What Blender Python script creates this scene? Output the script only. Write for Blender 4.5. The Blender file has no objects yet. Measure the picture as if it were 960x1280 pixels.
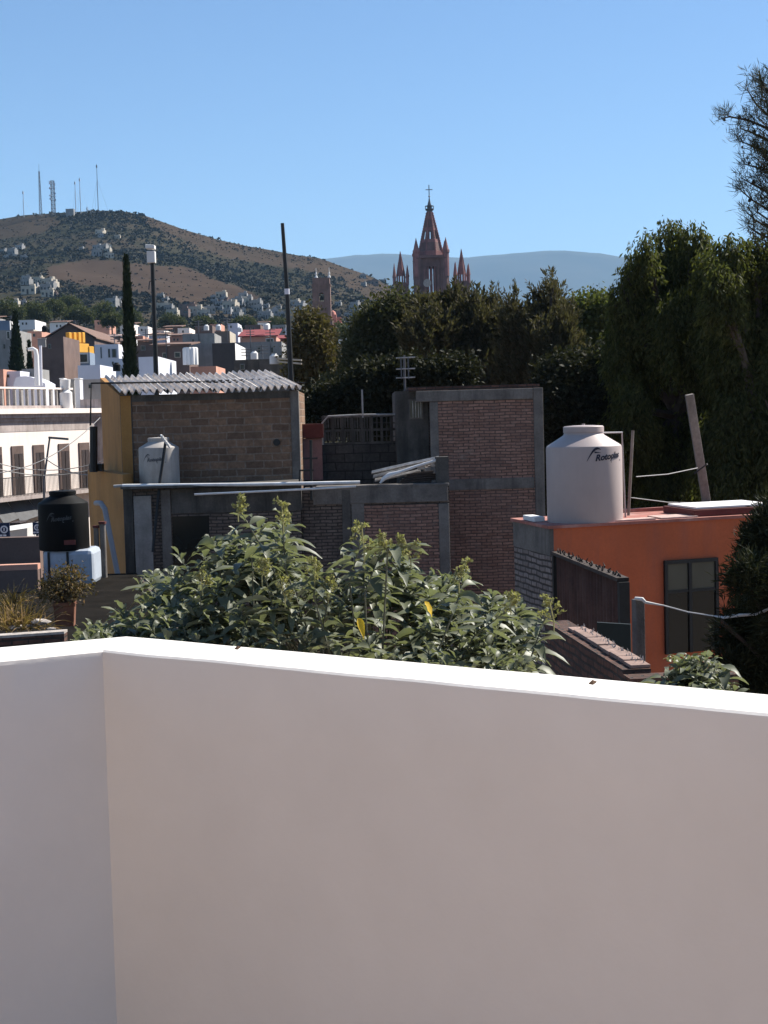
import bpy, math, random
import numpy as np
from mathutils import Vector, Matrix, noise, Euler
random.seed(7)
R = math.radians
SC = bpy.context.scene
COL = SC.collection

# ------------------------------------------------------------------ camera
EYE = 8.6
F = 1900.0
CAMROT = Euler((R(90 - 3.61), 0, 0)).to_matrix() @ Matrix.Rotation(R(-1.55), 3, 'Z')
cam_d = bpy.data.cameras.new('camera')
cam = bpy.data.objects.new('camera', cam_d)
COL.objects.link(cam)
cam.location = (0, 0, EYE)
cam.rotation_euler = CAMROT.to_euler()
cam_d.sensor_fit = 'VERTICAL'
cam_d.sensor_height = 24
cam_d.sensor_width = 18
cam_d.lens = 24 * F / 1280
cam_d.clip_start = 0.1
cam_d.clip_end = 30000
SC.camera = cam
CAMP = Vector((0, 0, EYE))

def ray(px, py):
    return CAMROT @ Vector(((px - 480) / F, -(py - 640) / F, -1))
def at(px, py, D):
    d = ray(px, py)
    return CAMP + d * (D / d.y)
def atz(px, py, z):
    d = ray(px, py)
    return CAMP + d * ((z - EYE) / d.z)
def proj(p):
    v = CAMROT.transposed() @ (Vector(p) - CAMP)
    return 480 + F * v.x / -v.z, 640 - F * v.y / -v.z

# ------------------------------------------------------------------ render, light
SC.render.engine = 'CYCLES'
SC.cycles.use_denoising = True
SC.cycles.max_bounces = 6
SC.cycles.diffuse_bounces = 3
SC.cycles.glossy_bounces = 2
SC.cycles.transmission_bounces = 3
SC.cycles.volume_bounces = 2
SC.cycles.caustics_reflective = False
SC.cycles.caustics_refractive = False
SC.view_settings.view_transform = 'Standard'
SC.view_settings.look = 'None'
SC.view_settings.exposure = EXPOSURE = 1.08
SC.view_settings.gamma = 1
SUN_AZ, SUN_EL = 58.0, 44.0          # azimuth right of the view axis
w = bpy.data.worlds.new('World')
SC.world = w
w.use_nodes = True
sky = w.node_tree.nodes.new('ShaderNodeTexSky')
sky.sky_type = 'NISHITA'
sky.sun_disc = False
sky.sun_elevation = R(SUN_EL)
sky.sun_rotation = R(SUN_AZ)
sky.altitude = 1900
sky.air_density = 1.3
sky.dust_density = 0.8
sky.ozone_density = 7.0
w.node_tree.links.new(sky.outputs[0], w.node_tree.nodes['Background'].inputs[0])
w.node_tree.nodes['Background'].inputs[1].default_value = 0.063
sl = bpy.data.lights.new('sun', 'SUN')
sl.energy = 5.0
sl.angle = R(0.55)
sl.color = (1.0, 0.95, 0.86)
so = bpy.data.objects.new('sun', sl)
COL.objects.link(so)
sd = Vector((math.sin(R(SUN_AZ)) * math.cos(R(SUN_EL)), math.cos(R(SUN_AZ)) * math.cos(R(SUN_EL)), math.sin(R(SUN_EL))))
so.rotation_euler = (-sd).to_track_quat('-Z', 'Y').to_euler()
so.location = (20, -10, 60)

# ------------------------------------------------------------------ materials
MATS = {}
def newmat(name):
    m = bpy.data.materials.new(name)
    m.use_nodes = True
    return m, m.node_tree, m.node_tree.nodes['Principled BSDF']
def node(nt, t, **kw):
    n = nt.nodes.new(t)
    for k, v in kw.items():
        setattr(n, k, v)
    return n
def c4(c):
    return (c[0], c[1], c[2], 1)
def scl(c, k):
    return tuple(min(1, v * k) for v in c[:3])

def stained(name, col, rough=.85, var=.35, scale=3.0, bump=.15, bscale=60, stain=None, stain_amt=.5, spec=.3, metal=0, fine=25, streak=True):
    """painted / plastered / concrete surface: broad blotches, fine grain, vertical weather streaks"""
    if name in MATS: return MATS[name]
    m, nt, b = newmat(name)
    L = nt.links
    geo = node(nt, 'ShaderNodeNewGeometry')
    n1 = node(nt, 'ShaderNodeTexNoise'); n1.inputs['Scale'].default_value = scale; n1.inputs['Detail'].default_value = 6; n1.inputs['Roughness'].default_value = .65
    L.new(geo.outputs['Position'], n1.inputs['Vector'])
    r1 = node(nt, 'ShaderNodeMapRange'); r1.inputs[1].default_value = .3; r1.inputs[2].default_value = .7
    L.new(n1.outputs['Fac'], r1.inputs[0])
    mx = node(nt, 'ShaderNodeMix', data_type='RGBA')
    mx.inputs[6].default_value = c4(scl(col, 1 - var)); mx.inputs[7].default_value = c4(scl(col, 1 + var * .5))
    L.new(r1.outputs[0], mx.inputs[0])
    out = mx.outputs[2]
    n2 = node(nt, 'ShaderNodeTexNoise'); n2.inputs['Scale'].default_value = fine; n2.inputs['Detail'].default_value = 4
    L.new(geo.outputs['Position'], n2.inputs['Vector'])
    mf = node(nt, 'ShaderNodeMix', data_type='RGBA', blend_type='OVERLAY')
    mf.inputs[0].default_value = var * .7
    L.new(out, mf.inputs[6]); L.new(n2.outputs['Fac'], mf.inputs[7])
    out = mf.outputs[2]
    if stain:
        mp = node(nt, 'ShaderNodeMapping'); mp.inputs['Scale'].default_value = (3, 3, .35) if streak else (1.4, 1.4, 1.4)
        L.new(geo.outputs['Position'], mp.inputs['Vector'])
        n3 = node(nt, 'ShaderNodeTexNoise'); n3.inputs['Scale'].default_value = 1.1; n3.inputs['Detail'].default_value = 8; n3.inputs['Roughness'].default_value = .7
        L.new(mp.outputs[0], n3.inputs['Vector'])
        r3 = node(nt, 'ShaderNodeMapRange'); r3.inputs[1].default_value = .48; r3.inputs[2].default_value = .68; r3.inputs[4].default_value = stain_amt
        L.new(n3.outputs['Fac'], r3.inputs[0])
        ms = node(nt, 'ShaderNodeMix', data_type='RGBA')
        L.new(r3.outputs[0], ms.inputs[0]); L.new(out, ms.inputs[6]); ms.inputs[7].default_value = c4(stain)
        out = ms.outputs[2]
    L.new(out, b.inputs['Base Color'])
    b.inputs['Roughness'].default_value = rough
    b.inputs['Specular IOR Level'].default_value = spec
    b.inputs['Metallic'].default_value = metal
    if bump:
        n4 = node(nt, 'ShaderNodeTexNoise'); n4.inputs['Scale'].default_value = bscale; n4.inputs['Detail'].default_value = 5
        L.new(geo.outputs['Position'], n4.inputs['Vector'])
        bp = node(nt, 'ShaderNodeBump'); bp.inputs['Strength'].default_value = bump; bp.inputs['Distance'].default_value = .02
        L.new(n4.outputs['Fac'], bp.inputs['Height']); L.new(bp.outputs[0], b.inputs['Normal'])
    MATS[name] = m
    return m

def bricks(name, c1, c2, mortar, bw=.24, rh=.075, ms=.012, stain=(.05, .045, .04), stain_amt=.6, bump=.6):
    if name in MATS: return MATS[name]
    m, nt, b = newmat(name)
    L = nt.links
    uv = node(nt, 'ShaderNodeUVMap')
    geo = node(nt, 'ShaderNodeNewGeometry')
    nd = node(nt, 'ShaderNodeTexNoise'); nd.inputs['Scale'].default_value = 2.6; nd.inputs['Detail'].default_value = 7
    L.new(geo.outputs['Position'], nd.inputs['Vector'])
    vm = node(nt, 'ShaderNodeVectorMath', operation='MULTIPLY_ADD')
    vm.inputs[1].default_value = (.12, .055, 0)
    L.new(nd.outputs['Color'], vm.inputs[0]); L.new(uv.outputs[0], vm.inputs[2])
    bt = node(nt, 'ShaderNodeTexBrick')
    bt.inputs['Scale'].default_value = 1
    bt.inputs['Brick Width'].default_value = bw; bt.inputs['Row Height'].default_value = rh
    bt.inputs['Mortar Size'].default_value = ms; bt.inputs['Mortar Smooth'].default_value = .3
    bt.inputs['Color1'].default_value = c4(c1); bt.inputs['Color2'].default_value = c4(c2); bt.inputs['Mortar'].default_value = c4(mortar)
    bt.inputs['Bias'].default_value = -.1
    L.new(vm.outputs[0], bt.inputs['Vector'])
    n2 = node(nt, 'ShaderNodeTexNoise'); n2.inputs['Scale'].default_value = 14; n2.inputs['Detail'].default_value = 6; n2.inputs['Roughness'].default_value = .7
    L.new(geo.outputs['Position'], n2.inputs['Vector'])
    mf = node(nt, 'ShaderNodeMix', data_type='RGBA', blend_type='OVERLAY'); mf.inputs[0].default_value = .75
    L.new(bt.outputs['Color'], mf.inputs[6]); L.new(n2.outputs['Fac'], mf.inputs[7])
    n3 = node(nt, 'ShaderNodeTexNoise'); n3.inputs['Scale'].default_value = 1.3; n3.inputs['Detail'].default_value = 8; n3.inputs['Roughness'].default_value = .72
    L.new(geo.outputs['Position'], n3.inputs['Vector'])
    r3 = node(nt, 'ShaderNodeMapRange'); r3.inputs[1].default_value = .45; r3.inputs[2].default_value = .7; r3.inputs[4].default_value = stain_amt
    L.new(n3.outputs['Fac'], r3.inputs[0])
    mx = node(nt, 'ShaderNodeMix', data_type='RGBA')
    L.new(r3.outputs[0], mx.inputs[0]); L.new(mf.outputs[2], mx.inputs[6]); mx.inputs[7].default_value = c4(stain)
    L.new(mx.outputs[2], b.inputs['Base Color'])
    n6 = node(nt, 'ShaderNodeTexNoise'); n6.inputs['Scale'].default_value = 3.7; n6.inputs['Detail'].default_value = 9; n6.inputs['Roughness'].default_value = .78
    L.new(geo.outputs['Position'], n6.inputs['Vector'])
    r6 = node(nt, 'ShaderNodeMapRange'); r6.inputs[1].default_value = .56; r6.inputs[2].default_value = .68; r6.inputs[4].default_value = .5
    L.new(n6.outputs['Fac'], r6.inputs[0])
    m6 = node(nt, 'ShaderNodeMix', data_type='RGBA')
    L.new(r6.outputs[0], m6.inputs[0]); L.new(mx.outputs[2], m6.inputs[6]); m6.inputs[7].default_value = c4(scl(c1, .8)[:1] + (min(1, c1[0] * .66), min(1, c1[0] * .58)))
    L.new(m6.outputs[2], b.inputs['Base Color'])
    b.inputs['Roughness'].default_value = .92
    b.inputs['Specular IOR Level'].default_value = .2
    ad = node(nt, 'ShaderNodeMath', operation='MULTIPLY_ADD'); ad.inputs[1].default_value = -1
    n5 = node(nt, 'ShaderNodeMath', operation='MULTIPLY'); n5.inputs[1].default_value = .5
    L.new(n2.outputs['Fac'], n5.inputs[0])
    L.new(bt.outputs['Fac'], ad.inputs[0]); L.new(n5.outputs[0], ad.inputs[2])
    bp = node(nt, 'ShaderNodeBump'); bp.inputs['Strength'].default_value = bump; bp.inputs['Distance'].default_value = .03
    L.new(ad.outputs[0], bp.inputs['Height']); L.new(bp.outputs[0], b.inputs['Normal'])
    MATS[name] = m
    return m

def leafmat(name, cols, trans=.35, rough=.6, back=None, spec=.06):
    """cols: ramp colours picked per leaf; back: colour of a pale underside"""
    if name in MATS: return MATS[name]
    m, nt, b = newmat(name)
    L = nt.links
    geo = node(nt, 'ShaderNodeNewGeometry')
    rp = node(nt, 'ShaderNodeValToRGB')
    els = rp.color_ramp.elements
    while len(els) < len(cols): els.new(.5)
    for i, c in enumerate(cols):
        els[i].position = i / max(1, len(cols) - 1); els[i].color = c4(c)
    L.new(geo.outputs['Random Per Island'], rp.inputs[0])
    out = rp.outputs[0]
    if back:
        mx = node(nt, 'ShaderNodeMix', data_type='RGBA')
        L.new(geo.outputs['Backfacing'], mx.inputs[0]); L.new(out, mx.inputs[6]); mx.inputs[7].default_value = c4(back)
        out = mx.outputs[2]
    L.new(out, b.inputs['Base Color'])
    b.inputs['Roughness'].default_value = rough
    b.inputs['Specular IOR Level'].default_value = spec
    if trans:
        t = node(nt, 'ShaderNodeBsdfTranslucent')
        g = node(nt, 'ShaderNodeMix', data_type='RGBA', blend_type='MULTIPLY'); g.inputs[0].default_value = 1
        L.new(out, g.inputs[6]); g.inputs[7].default_value = (1.0, 1.1, .5, 1)
        L.new(g.outputs[2], t.inputs[0])
        ms = node(nt, 'ShaderNodeMixShader'); ms.inputs[0].default_value = trans
        L.new(b.outputs[0], ms.inputs[1]); L.new(t.outputs[0], ms.inputs[2])
        L.new(ms.outputs[0], nt.nodes['Material Output'].inputs['Surface'])
    MATS[name] = m
    return m

def glassmat(name, col=(.015, .02, .02)):
    if name in MATS: return MATS[name]
    m, nt, b = newmat(name)
    geo = node(nt, 'ShaderNodeNewGeometry')
    n = node(nt, 'ShaderNodeTexNoise'); n.inputs['Scale'].default_value = 1.5
    nt.links.new(geo.outputs['Position'], n.inputs['Vector'])
    mx = node(nt, 'ShaderNodeMix', data_type='RGBA'); mx.inputs[6].default_value = c4(col); mx.inputs[7].default_value = c4(scl(col, 2.2))
    nt.links.new(n.outputs['Fac'], mx.inputs[0]); nt.links.new(mx.outputs[2], b.inputs['Base Color'])
    b.inputs['Roughness'].default_value = .12
    b.inputs['Specular IOR Level'].default_value = .4
    MATS[name] = m
    return m

WHITE = stained('white_plaster', (.71, .668, .622), var=.07, scale=1.3, bump=.045, bscale=45, fine=9, rough=.8)
CAPM = WHITE
CONC = stained('weathered_concrete', (.175, .155, .138), var=.4, scale=2.5, stain=(.06, .055, .05), stain_amt=.7, bump=.4)
CONCD = stained('dark_stained_concrete', (.10, .09, .08), var=.45, scale=2.5, stain=(.025, .024, .022), stain_amt=.8, bump=.4)
CONCL = stained('pale_concrete', (.30, .275, .255), var=.3, scale=2.5, stain=(.12, .11, .10), stain_amt=.5, bump=.3)
OCHRE = stained('ochre_paint', (.40, .20, .06), var=.22, scale=1.2, stain=(.15, .08, .04), stain_amt=.35, bump=.12)
ORANGE = stained('orange_paint', (.50, .125, .05), var=.2, scale=.8, stain=(.30, .10, .065), stain_amt=.55, bump=.1)
REDROOF = stained('red_roof_coating', (.34, .13, .10), var=.3, scale=2, stain=(.5, .33, .29), stain_amt=.6, streak=False)
MAROON = stained('maroon_paint', (.12, .035, .03), var=.3, scale=3)
BROWNBLK = bricks('brown_block_masonry', (.25, .15, .095), (.13, .08, .055), (.25, .185, .14), bw=.38, rh=.155, ms=.016, stain=(.07, .05, .038), stain_amt=.5)
REDBRICK = bricks('red_brick', (.33, .19, .145), (.21, .115, .085), (.10, .072, .06), bw=.23, rh=.066, ms=.012, stain=(.16, .11, .095), stain_amt=.5)
DARKBRICK = bricks('grey_brick', (.19, .145, .12), (.12, .09, .075), (.055, .046, .04), bw=.235, rh=.068, ms=.014, stain=(.05, .045, .04), stain_amt=.7)
GREYBRICK = bricks('grey_partition_brick', (.26, .215, .195), (.19, .155, .14), (.06, .05, .045), bw=.26, rh=.085, ms=.017, stain=(.12, .10, .095), stain_amt=.4)
LOWBRICK = bricks('dark_red_garden_brick', (.14, .07, .05), (.09, .045, .035), (.05, .04, .035), bw=.2, rh=.06, ms=.012, stain=(.035, .03, .028), stain_amt=.7)
BLOCK = bricks('dark_concrete_block', (.085, .076, .068), (.06, .054, .05), (.035, .032, .029), bw=.4, rh=.2, ms=.014, stain=(.03, .029, .028), stain_amt=.7)
PLASTIC = stained('beige_plastic', (.40, .325, .305), rough=.5, var=.06, scale=2, bump=0, fine=5, spec=.4, stain=(.30, .26, .25), stain_amt=.3)
PLASTICW = stained('dusty_white_plastic', (.40, .365, .335), rough=.55, var=.15, scale=5, bump=0, fine=8, stain=(.2, .19, .18), stain_amt=.6)
PLASTICB = stained('black_plastic', (.006, .006, .006), rough=.6, var=.3, scale=2, bump=0, fine=5, spec=.1)
PLASTICBLUE = stained('blue_white_plastic', (.38, .42, .48), rough=.5, var=.12, scale=3, bump=0, stain=(.22, .24, .27), stain_amt=.5)
INK = stained('printed_ink', (.012, .013, .03), rough=.6, var=.1, bump=0)
INKG = stained('faded_ink', (.10, .10, .11), rough=.7, var=.4, scale=30, bump=0)
INKD = stained('grey_relief_print', (.055, .058, .058), rough=.6, var=.4, scale=20, bump=0)
DARKMETAL = stained('dark_metal', (.02, .02, .02), rough=.5, var=.3, scale=8, bump=.05)
RUST = stained('rusty_brown_sheet', (.105, .050, .036), rough=.8, var=.4, scale=3, stain=(.15, .085, .065), stain_amt=.5, bump=.2, spec=.1)
WOODD = stained('dark_weathered_wood', (.05, .035, .028), rough=.8, var=.4, scale=6)
POLEM = stained('grey_timber', (.21, .18, .155), rough=.85, var=.35, scale=9, stain=(.09, .08, .07), stain_amt=.6)
PVC = stained('grey_pvc', (.27, .255, .26), rough=.5, var=.1, scale=3, bump=0)
WPIPE = stained('white_pipe', (.72, .70, .68), rough=.45, var=.15, scale=4, bump=0, stain=(.4, .37, .33), stain_amt=.4)
ASB = stained('fibre_cement_sheet', (.64, .585, .54), rough=.85, var=.35, scale=2.6, stain=(.26, .235, .22), stain_amt=.6, bump=.2, streak=False)
GALV = stained('galvanised_scrap', (.42, .40, .38), rough=.55, var=.4, scale=6, stain=(.18, .13, .1), stain_amt=.6, spec=.5)
GLASS = glassmat('dark_glass', (.006, .008, .008))
GLASSG = glassmat('curtained_glass', (.045, .048, .038))
CREAM = stained('cream_paint', (.80, .71, .65), var=.10, scale=.6, stain=(.6, .5, .46), stain_amt=.4, bump=.05)
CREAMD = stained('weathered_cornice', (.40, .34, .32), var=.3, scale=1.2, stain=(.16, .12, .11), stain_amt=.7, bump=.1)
BROWNSTONE = stained('brown_stone_trim', (.11, .075, .065), var=.3, scale=2, bump=.05)
SHUTTER = stained('dark_wood_shutter', (.035, .024, .024), var=.3, scale=4)
CLAY = stained('terracotta', (.2, .08, .045), var=.3, scale=6, stain=(.2, .12, .08))
DIRT = stained('dry_soil', (.12, .085, .06), var=.5, scale=4, bump=.6, bscale=20)
RUBBLE = stained('pale_rubble', (.42, .37, .33), var=.4, scale=8, bump=.5)
BARK = stained('bark', (.055, .043, .034), var=.45, scale=6, bump=.6, bscale=25)
BARKP = stained('pale_bark', (.11, .09, .072), var=.4, scale=8, bump=.5, bscale=25)
PINKST = stained('pink_cantera_stone', (.30, .145, .135), var=.35, scale=.5, stain=(.15, .075, .07), stain_amt=.6, bump=.05)
PINKSTD = stained('weathered_pink_stone', (.19, .11, .10), var=.35, scale=.5, stain=(.09, .06, .055), stain_amt=.6, bump=.05)
BRNST = stained('brown_tower_stone', (.23, .14, .115), var=.35, scale=.5, stain=(.09, .07, .06), stain_amt=.6, bump=.05)
PINKLT = stained('salmon_paint', (.55, .23, .18), var=.2, scale=.5, bump=0)
PINKW = stained('pink_wall_paint', (.26, .15, .14), var=.3, scale=2, stain=(.14, .09, .085))
LAV = stained('lavender_white_paint', (.60, .60, .66), var=.08, scale=.8, bump=0)
WHT = stained('white_house_paint', (.70, .68, .66), var=.06, scale=.8, bump=0)
GRY = stained('grey_render', (.27, .26, .25), var=.25, scale=.7, bump=0, stain=(.14, .135, .13))
BEI = stained('beige_render', (.42, .37, .30), var=.2, scale=.7, bump=0)
BRN = stained('brown_render', (.15, .10, .085), var=.3, scale=.6, bump=0)
YEL = stained('marigold_paint', (.72, .36, .05), var=.1, scale=.8, bump=0)
TILE = stained('clay_tile_roof', (.17, .10, .075), var=.4, scale=1.5, bump=.2, bscale=10)
COPE = stained('worn_clay_coping', (.30, .20, .165), var=.4, scale=9, bump=.3, bscale=30, stain=(.14, .10, .085), stain_amt=.6, streak=False)
TILEP = stained('pinkish_tile', (.46, .33, .29), var=.35, scale=9, bump=.2)
REDT = stained('red_roof_paint', (.20, .035, .035), var=.25, scale=.8, bump=0)
BLUEG = stained('blue_grey_paint', (.20, .25, .33), var=.15, scale=.8, bump=0)
SALM = stained('salmon_render', (.50, .26, .19), var=.2, scale=.8, bump=0)
BLUESIGN = stained('blue_sign_enamel', (.012, .022, .06), var=.2, bump=0)
DARKSHEET = stained('dark_grey_sheet', (.10, .10, .105), var=.25, scale=2, bump=0)
CANVW = stained('white_canvas', (.62, .60, .58), var=.12, scale=2, bump=0)
ANT = stained('antenna_steel', (.10, .10, .11), var=.2, bump=0, rough=.5)
ANTW = stained('pale_antenna_steel', (.42, .45, .50), var=.1, bump=0)
LEAFDRY = leafmat('dry_leaf_brown', [(.12, .07, .045), (.16, .10, .06)], trans=0)

# ------------------------------------------------------------------ mesh building
ORG = {}
class MB:
    def __init__(s):
        s.v, s.f, s.m, s.mats = [], [], [], []
    def mi(s, mat):
        if mat not in s.mats: s.mats.append(mat)
        return s.mats.index(mat)
    def add(s, vs, fs, mat):
        o = len(s.v)
        s.v += [Vector(v) for v in vs]
        k = s.mi(mat)
        for f in fs:
            s.f.append([i + o for i in f]); s.m.append(k)
    def quad(s, a, b, c, d, mat): s.add([a, b, c, d], [(0, 1, 2, 3)], mat)
    def obox(s, p, ux, uy, uz, mat):
        """box from corner p along three edge vectors"""
        p, ux, uy, uz = map(Vector, (p, ux, uy, uz))
        vs = [p, p + ux, p + ux + uy, p + uy]
        vs += [v + uz for v in vs]
        fs = [(0, 3, 2, 1), (4, 5, 6, 7), (0, 1, 5, 4), (1, 2, 6, 5), (2, 3, 7, 6), (3, 0, 4, 7)]
        if ux.cross(uy).dot(uz) < 0: fs = [tuple(reversed(f)) for f in fs]
        s.add(vs, fs, mat)
    def box(s, c, sx, sy, sz, mat, rz=0):
        """box standing on c"""
        ux = Vector((math.cos(rz), math.sin(rz), 0)); uy = Vector((-math.sin(rz), math.cos(rz), 0))
        s.obox(Vector(c) - ux * sx / 2 - uy * sy / 2, ux * sx, uy * sy, Vector((0, 0, sz)), mat)
    def prism(s, pts, ext, mat):
        """polygon pts extruded by ext"""
        pts = [Vector(p) for p in pts]; ext = Vector(ext); n = len(pts)
        nrm = Vector()
        for i in range(n): nrm += pts[i].cross(pts[(i + 1) % n])
        vs = pts + [p + ext for p in pts]
        fs = [tuple(range(n)), tuple(range(2 * n - 1, n - 1, -1))] + [(i, i + n, (i + 1) % n + n, (i + 1) % n) for i in range(n)]
        if nrm.dot(ext) > 0: fs = [tuple(reversed(f)) for f in fs]
        s.add(vs, fs, mat)
    def tube(s, pts, r, mat, n=8, cap=True):
        pts = [Vector(p) for p in pts]
        rs = r if isinstance(r, (list, tuple)) else [r] * len(pts)
        rings = []
        prev = None
        for i, p in enumerate(pts):
            t = (pts[min(i + 1, len(pts) - 1)] - pts[max(i - 1, 0)]).normalized()
            if prev is None:
                a = Vector((0, 0, 1)) if abs(t.z) < .9 else Vector((1, 0, 0))
                u = t.cross(a).normalized()
            else:
                u = (prev - t * prev.dot(t)).normalized()
            prev = u
            v = t.cross(u)
            rings.append([p + (u * math.cos(2 * math.pi * k / n) + v * math.sin(2 * math.pi * k / n)) * rs[i] for k in range(n)])
        vs = [q for rg in rings for q in rg]
        fs = []
        for i in range(len(pts) - 1):
            for k in range(n):
                fs.append((i * n + k, i * n + (k + 1) % n, (i + 1) * n + (k + 1) % n, (i + 1) * n + k))
        if cap:
            fs.append(tuple(range(n - 1, -1, -1)))
            o = (len(pts) - 1) * n
            fs.append(tuple(o + k for k in range(n)))
        s.add(vs, fs, mat)
    def lathe(s, prof, c, mat, n=32, a0=0):
        """prof: (r, z) from bottom to top"""
        c = Vector(c); vs, fs = [], []
        for r, z in prof:
            for k in range(n):
                a = a0 + 2 * math.pi * k / n
                vs.append(c + Vector((r * math.cos(a), r * math.sin(a), z)))
        for i in range(len(prof) - 1):
            for k in range(n):
                fs.append((i * n + k, i * n + (k + 1) % n, (i + 1) * n + (k + 1) % n, (i + 1) * n + k))
        fs.append(tuple(range(n - 1, -1, -1)))
        o = (len(prof) - 1) * n
        fs.append(tuple(o + k for k in range(n)))
        s.add(vs, fs, mat)
    def build(s, name, parent=None, smooth=False, bevel=0, label=None, kind=None, origin=None, angle=40):
        me = bpy.data.meshes.new(name)
        if parent is not None: org = ORG[parent.name]
        elif origin is not None: org = Vector(origin)
        else:
            xs = [v.x for v in s.v]; ys = [v.y for v in s.v]; zs = [v.z for v in s.v]
            org = Vector(((min(xs) + max(xs)) / 2, (min(ys) + max(ys)) / 2, min(zs)))
        me.from_pydata([tuple(v - org) for v in s.v], [], s.f)
        for m in s.mats: me.materials.append(m)
        me.polygons.foreach_set('material_index', s.m)
        uvl = me.uv_layers.new(name='UVMap')
        data = np.empty(len(me.loops) * 2, dtype=np.float32)
        for p in me.polygons:
            n = p.normal
            if abs(n.z) > .7:
                for li in p.loop_indices:
                    v = s.v[me.loops[li].vertex_index]; data[2 * li] = v.x; data[2 * li + 1] = v.y
            else:
                t = Vector((-n.y, n.x, 0)).normalized()
                for li in p.loop_indices:
                    v = s.v[me.loops[li].vertex_index]; data[2 * li] = t.dot(v); data[2 * li + 1] = v.z
        uvl.data.foreach_set('uv', data)
        o = bpy.data.objects.new(name, me)
        COL.objects.link(o)
        if parent is not None: o.parent = parent
        else: o.location = org
        ORG[o.name] = org
        if smooth:
            me.shade_smooth()
            try: me.set_sharp_from_angle(angle=R(angle))
            except Exception: pass
        if bevel:
            b = o.modifiers.new('bevel', 'BEVEL'); b.width = bevel; b.segments = 2; b.limit_method = 'ANGLE'; b.angle_limit = R(40)
        if label: o['label'] = label
        if kind: o['kind'] = kind
        return o

def tag(o, label, cat, group=None, kind=None):
    o['label'] = label; o['category'] = cat
    if group: o['group'] = group
    if kind: o['kind'] = kind
    return o
def thing(name, loc, label, cat, group=None):
    o = bpy.data.objects.new(name, None)
    COL.objects.link(o)
    o.location = loc
    o.empty_display_size = .3
    ORG[o.name] = Vector(loc)
    return tag(o, label, cat, group)
def copy_thing(src, loc, rz=0, sc=1.0, label=None, cat=None, group=None):
    c = src.copy(); COL.objects.link(c); c.location = loc; c.rotation_euler = (0, 0, rz); c.scale = (sc, sc, sc)
    if label: c['label'] = label
    if group: c['group'] = group
    for ch in list(src.children):
        k = ch.copy(); COL.objects.link(k); k.parent = c
        for g in list(ch.children):
            q = g.copy(); COL.objects.link(q); q.parent = k
    return c

class Fr:
    """facade frame: anchor on the facade, turned by th about z; u right, d inward"""
    def __init__(s, a, th):
        s.o = Vector(a); th = R(th)
        s.r = Vector((math.cos(th), math.sin(th), 0)); s.n = Vector((-math.sin(th), math.cos(th), 0))
    def uz(s, px, py, d=0):
        q = ray(px, py); o = s.o + s.n * d
        t = (o - CAMP).dot(s.n) / q.dot(s.n)
        p = CAMP + q * t
        return (p - s.o).dot(s.r), p.z
    def p(s, u, z, d=0):
        v = s.o + s.r * u + s.n * d
        return Vector((v.x, v.y, z))
    def pp(s, px, py, d=0):
        u, z = s.uz(px, py, d); return s.p(u, z, d)
    def box(s, mb, u0, u1, z0, z1, d0, d1, mat):
        mb.obox(s.p(u0, z0, d0), s.r * (u1 - u0), s.n * (d1 - d0), Vector((0, 0, z1 - z0)), mat)
    def pbox(s, mb, x0, y0, x1, y1, d0, d1, mat, z0=None):
        ym = (y0 + y1) / 2; xm = (x0 + x1) / 2
        u0 = s.uz(x0, ym, d0)[0]; u1 = s.uz(x1, ym, d0)[0]
        zt = s.uz(xm, y0, d0)[1]; zb = s.uz(xm, y1, d0)[1] if z0 is None else z0
        s.box(mb, u0, u1, zb, zt, d0, d1, mat)
        return u0, u1, zb, zt

def text_part(body, parent, mat, centre, R0, ang, size, z, slant=.12, shear=.25, label=None, grow=1.0, lift=.004, name='brand_print', squash=1.0):
    """lettering wrapped round a cylinder of radius R0 about centre; ang = angle of its middle (0 = towards -y, positive to +x)"""
    cu = bpy.data.curves.new('lettering', 'FONT')
    cu.body = body; cu.size = size; cu.extrude = .001; cu.shear = shear; cu.align_x = 'CENTER'; cu.offset = .004 * grow
    cu.resolution_u = 3
    t = bpy.data.objects.new('lettering', cu); COL.objects.link(t)
    dg = bpy.context.evaluated_depsgraph_get()
    me = bpy.data.meshes.new_from_object(t.evaluated_get(dg))
    bpy.data.objects.remove(t)
    mb = MB()
    vs = []
    for v in me.vertices:
        a = ang + v.co.x * squash / R0
        r = R0 + lift + v.co.z
        vs.append(Vector(centre) + Vector((r * math.sin(a), -r * math.cos(a), z + v.co.y + v.co.x * slant)))
    mb.add(vs, [tuple(p.vertices) for p in me.polygons], mat)
    return mb, (lambda x, y, k=0: Vector(centre) + Vector(((R0 + lift + k) * math.sin(ang + x * squash / R0), -(R0 + lift + k) * math.cos(ang + x * squash / R0), z + y + x * slant)))
# ================================================================== terrain
def lerp_tab(tab, x):
    if x <= tab[0][0]: return tab[0][1]
    for (a, va), (b, vb) in zip(tab, tab[1:]):
        if x <= b: return va + (vb - va) * (x - a) / (b - a)
    return tab[-1][1]
SKYL = [(-900, 420), (-500, 350), (-300, 318), (-150, 292), (0, 274), (30, 269), (60, 267), (90, 265), (130, 263), (160, 265), (180, 269), (205, 278), (230, 287), (270, 299), (310, 308),
        (340, 313), (370, 319), (400, 323), (430, 334), (460, 344), (485, 356), (520, 374), (560, 386), (640, 385), (760, 384), (900, 390), (1300, 395), (1900, 420)]
SKB = sorted((at(x, y, 1).x, (at(x, y, 1).z - EYE)) for x, y in SKYL)
BASE = [(0, -.6), (95, -.6), (150, 4), (250, 11), (400, 23), (600, 34)]
HD0, HD1 = 600.0, 1300.0
def prof(t):
    return t ** .85 + .05 * math.sin(t * 2 * math.pi)
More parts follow.
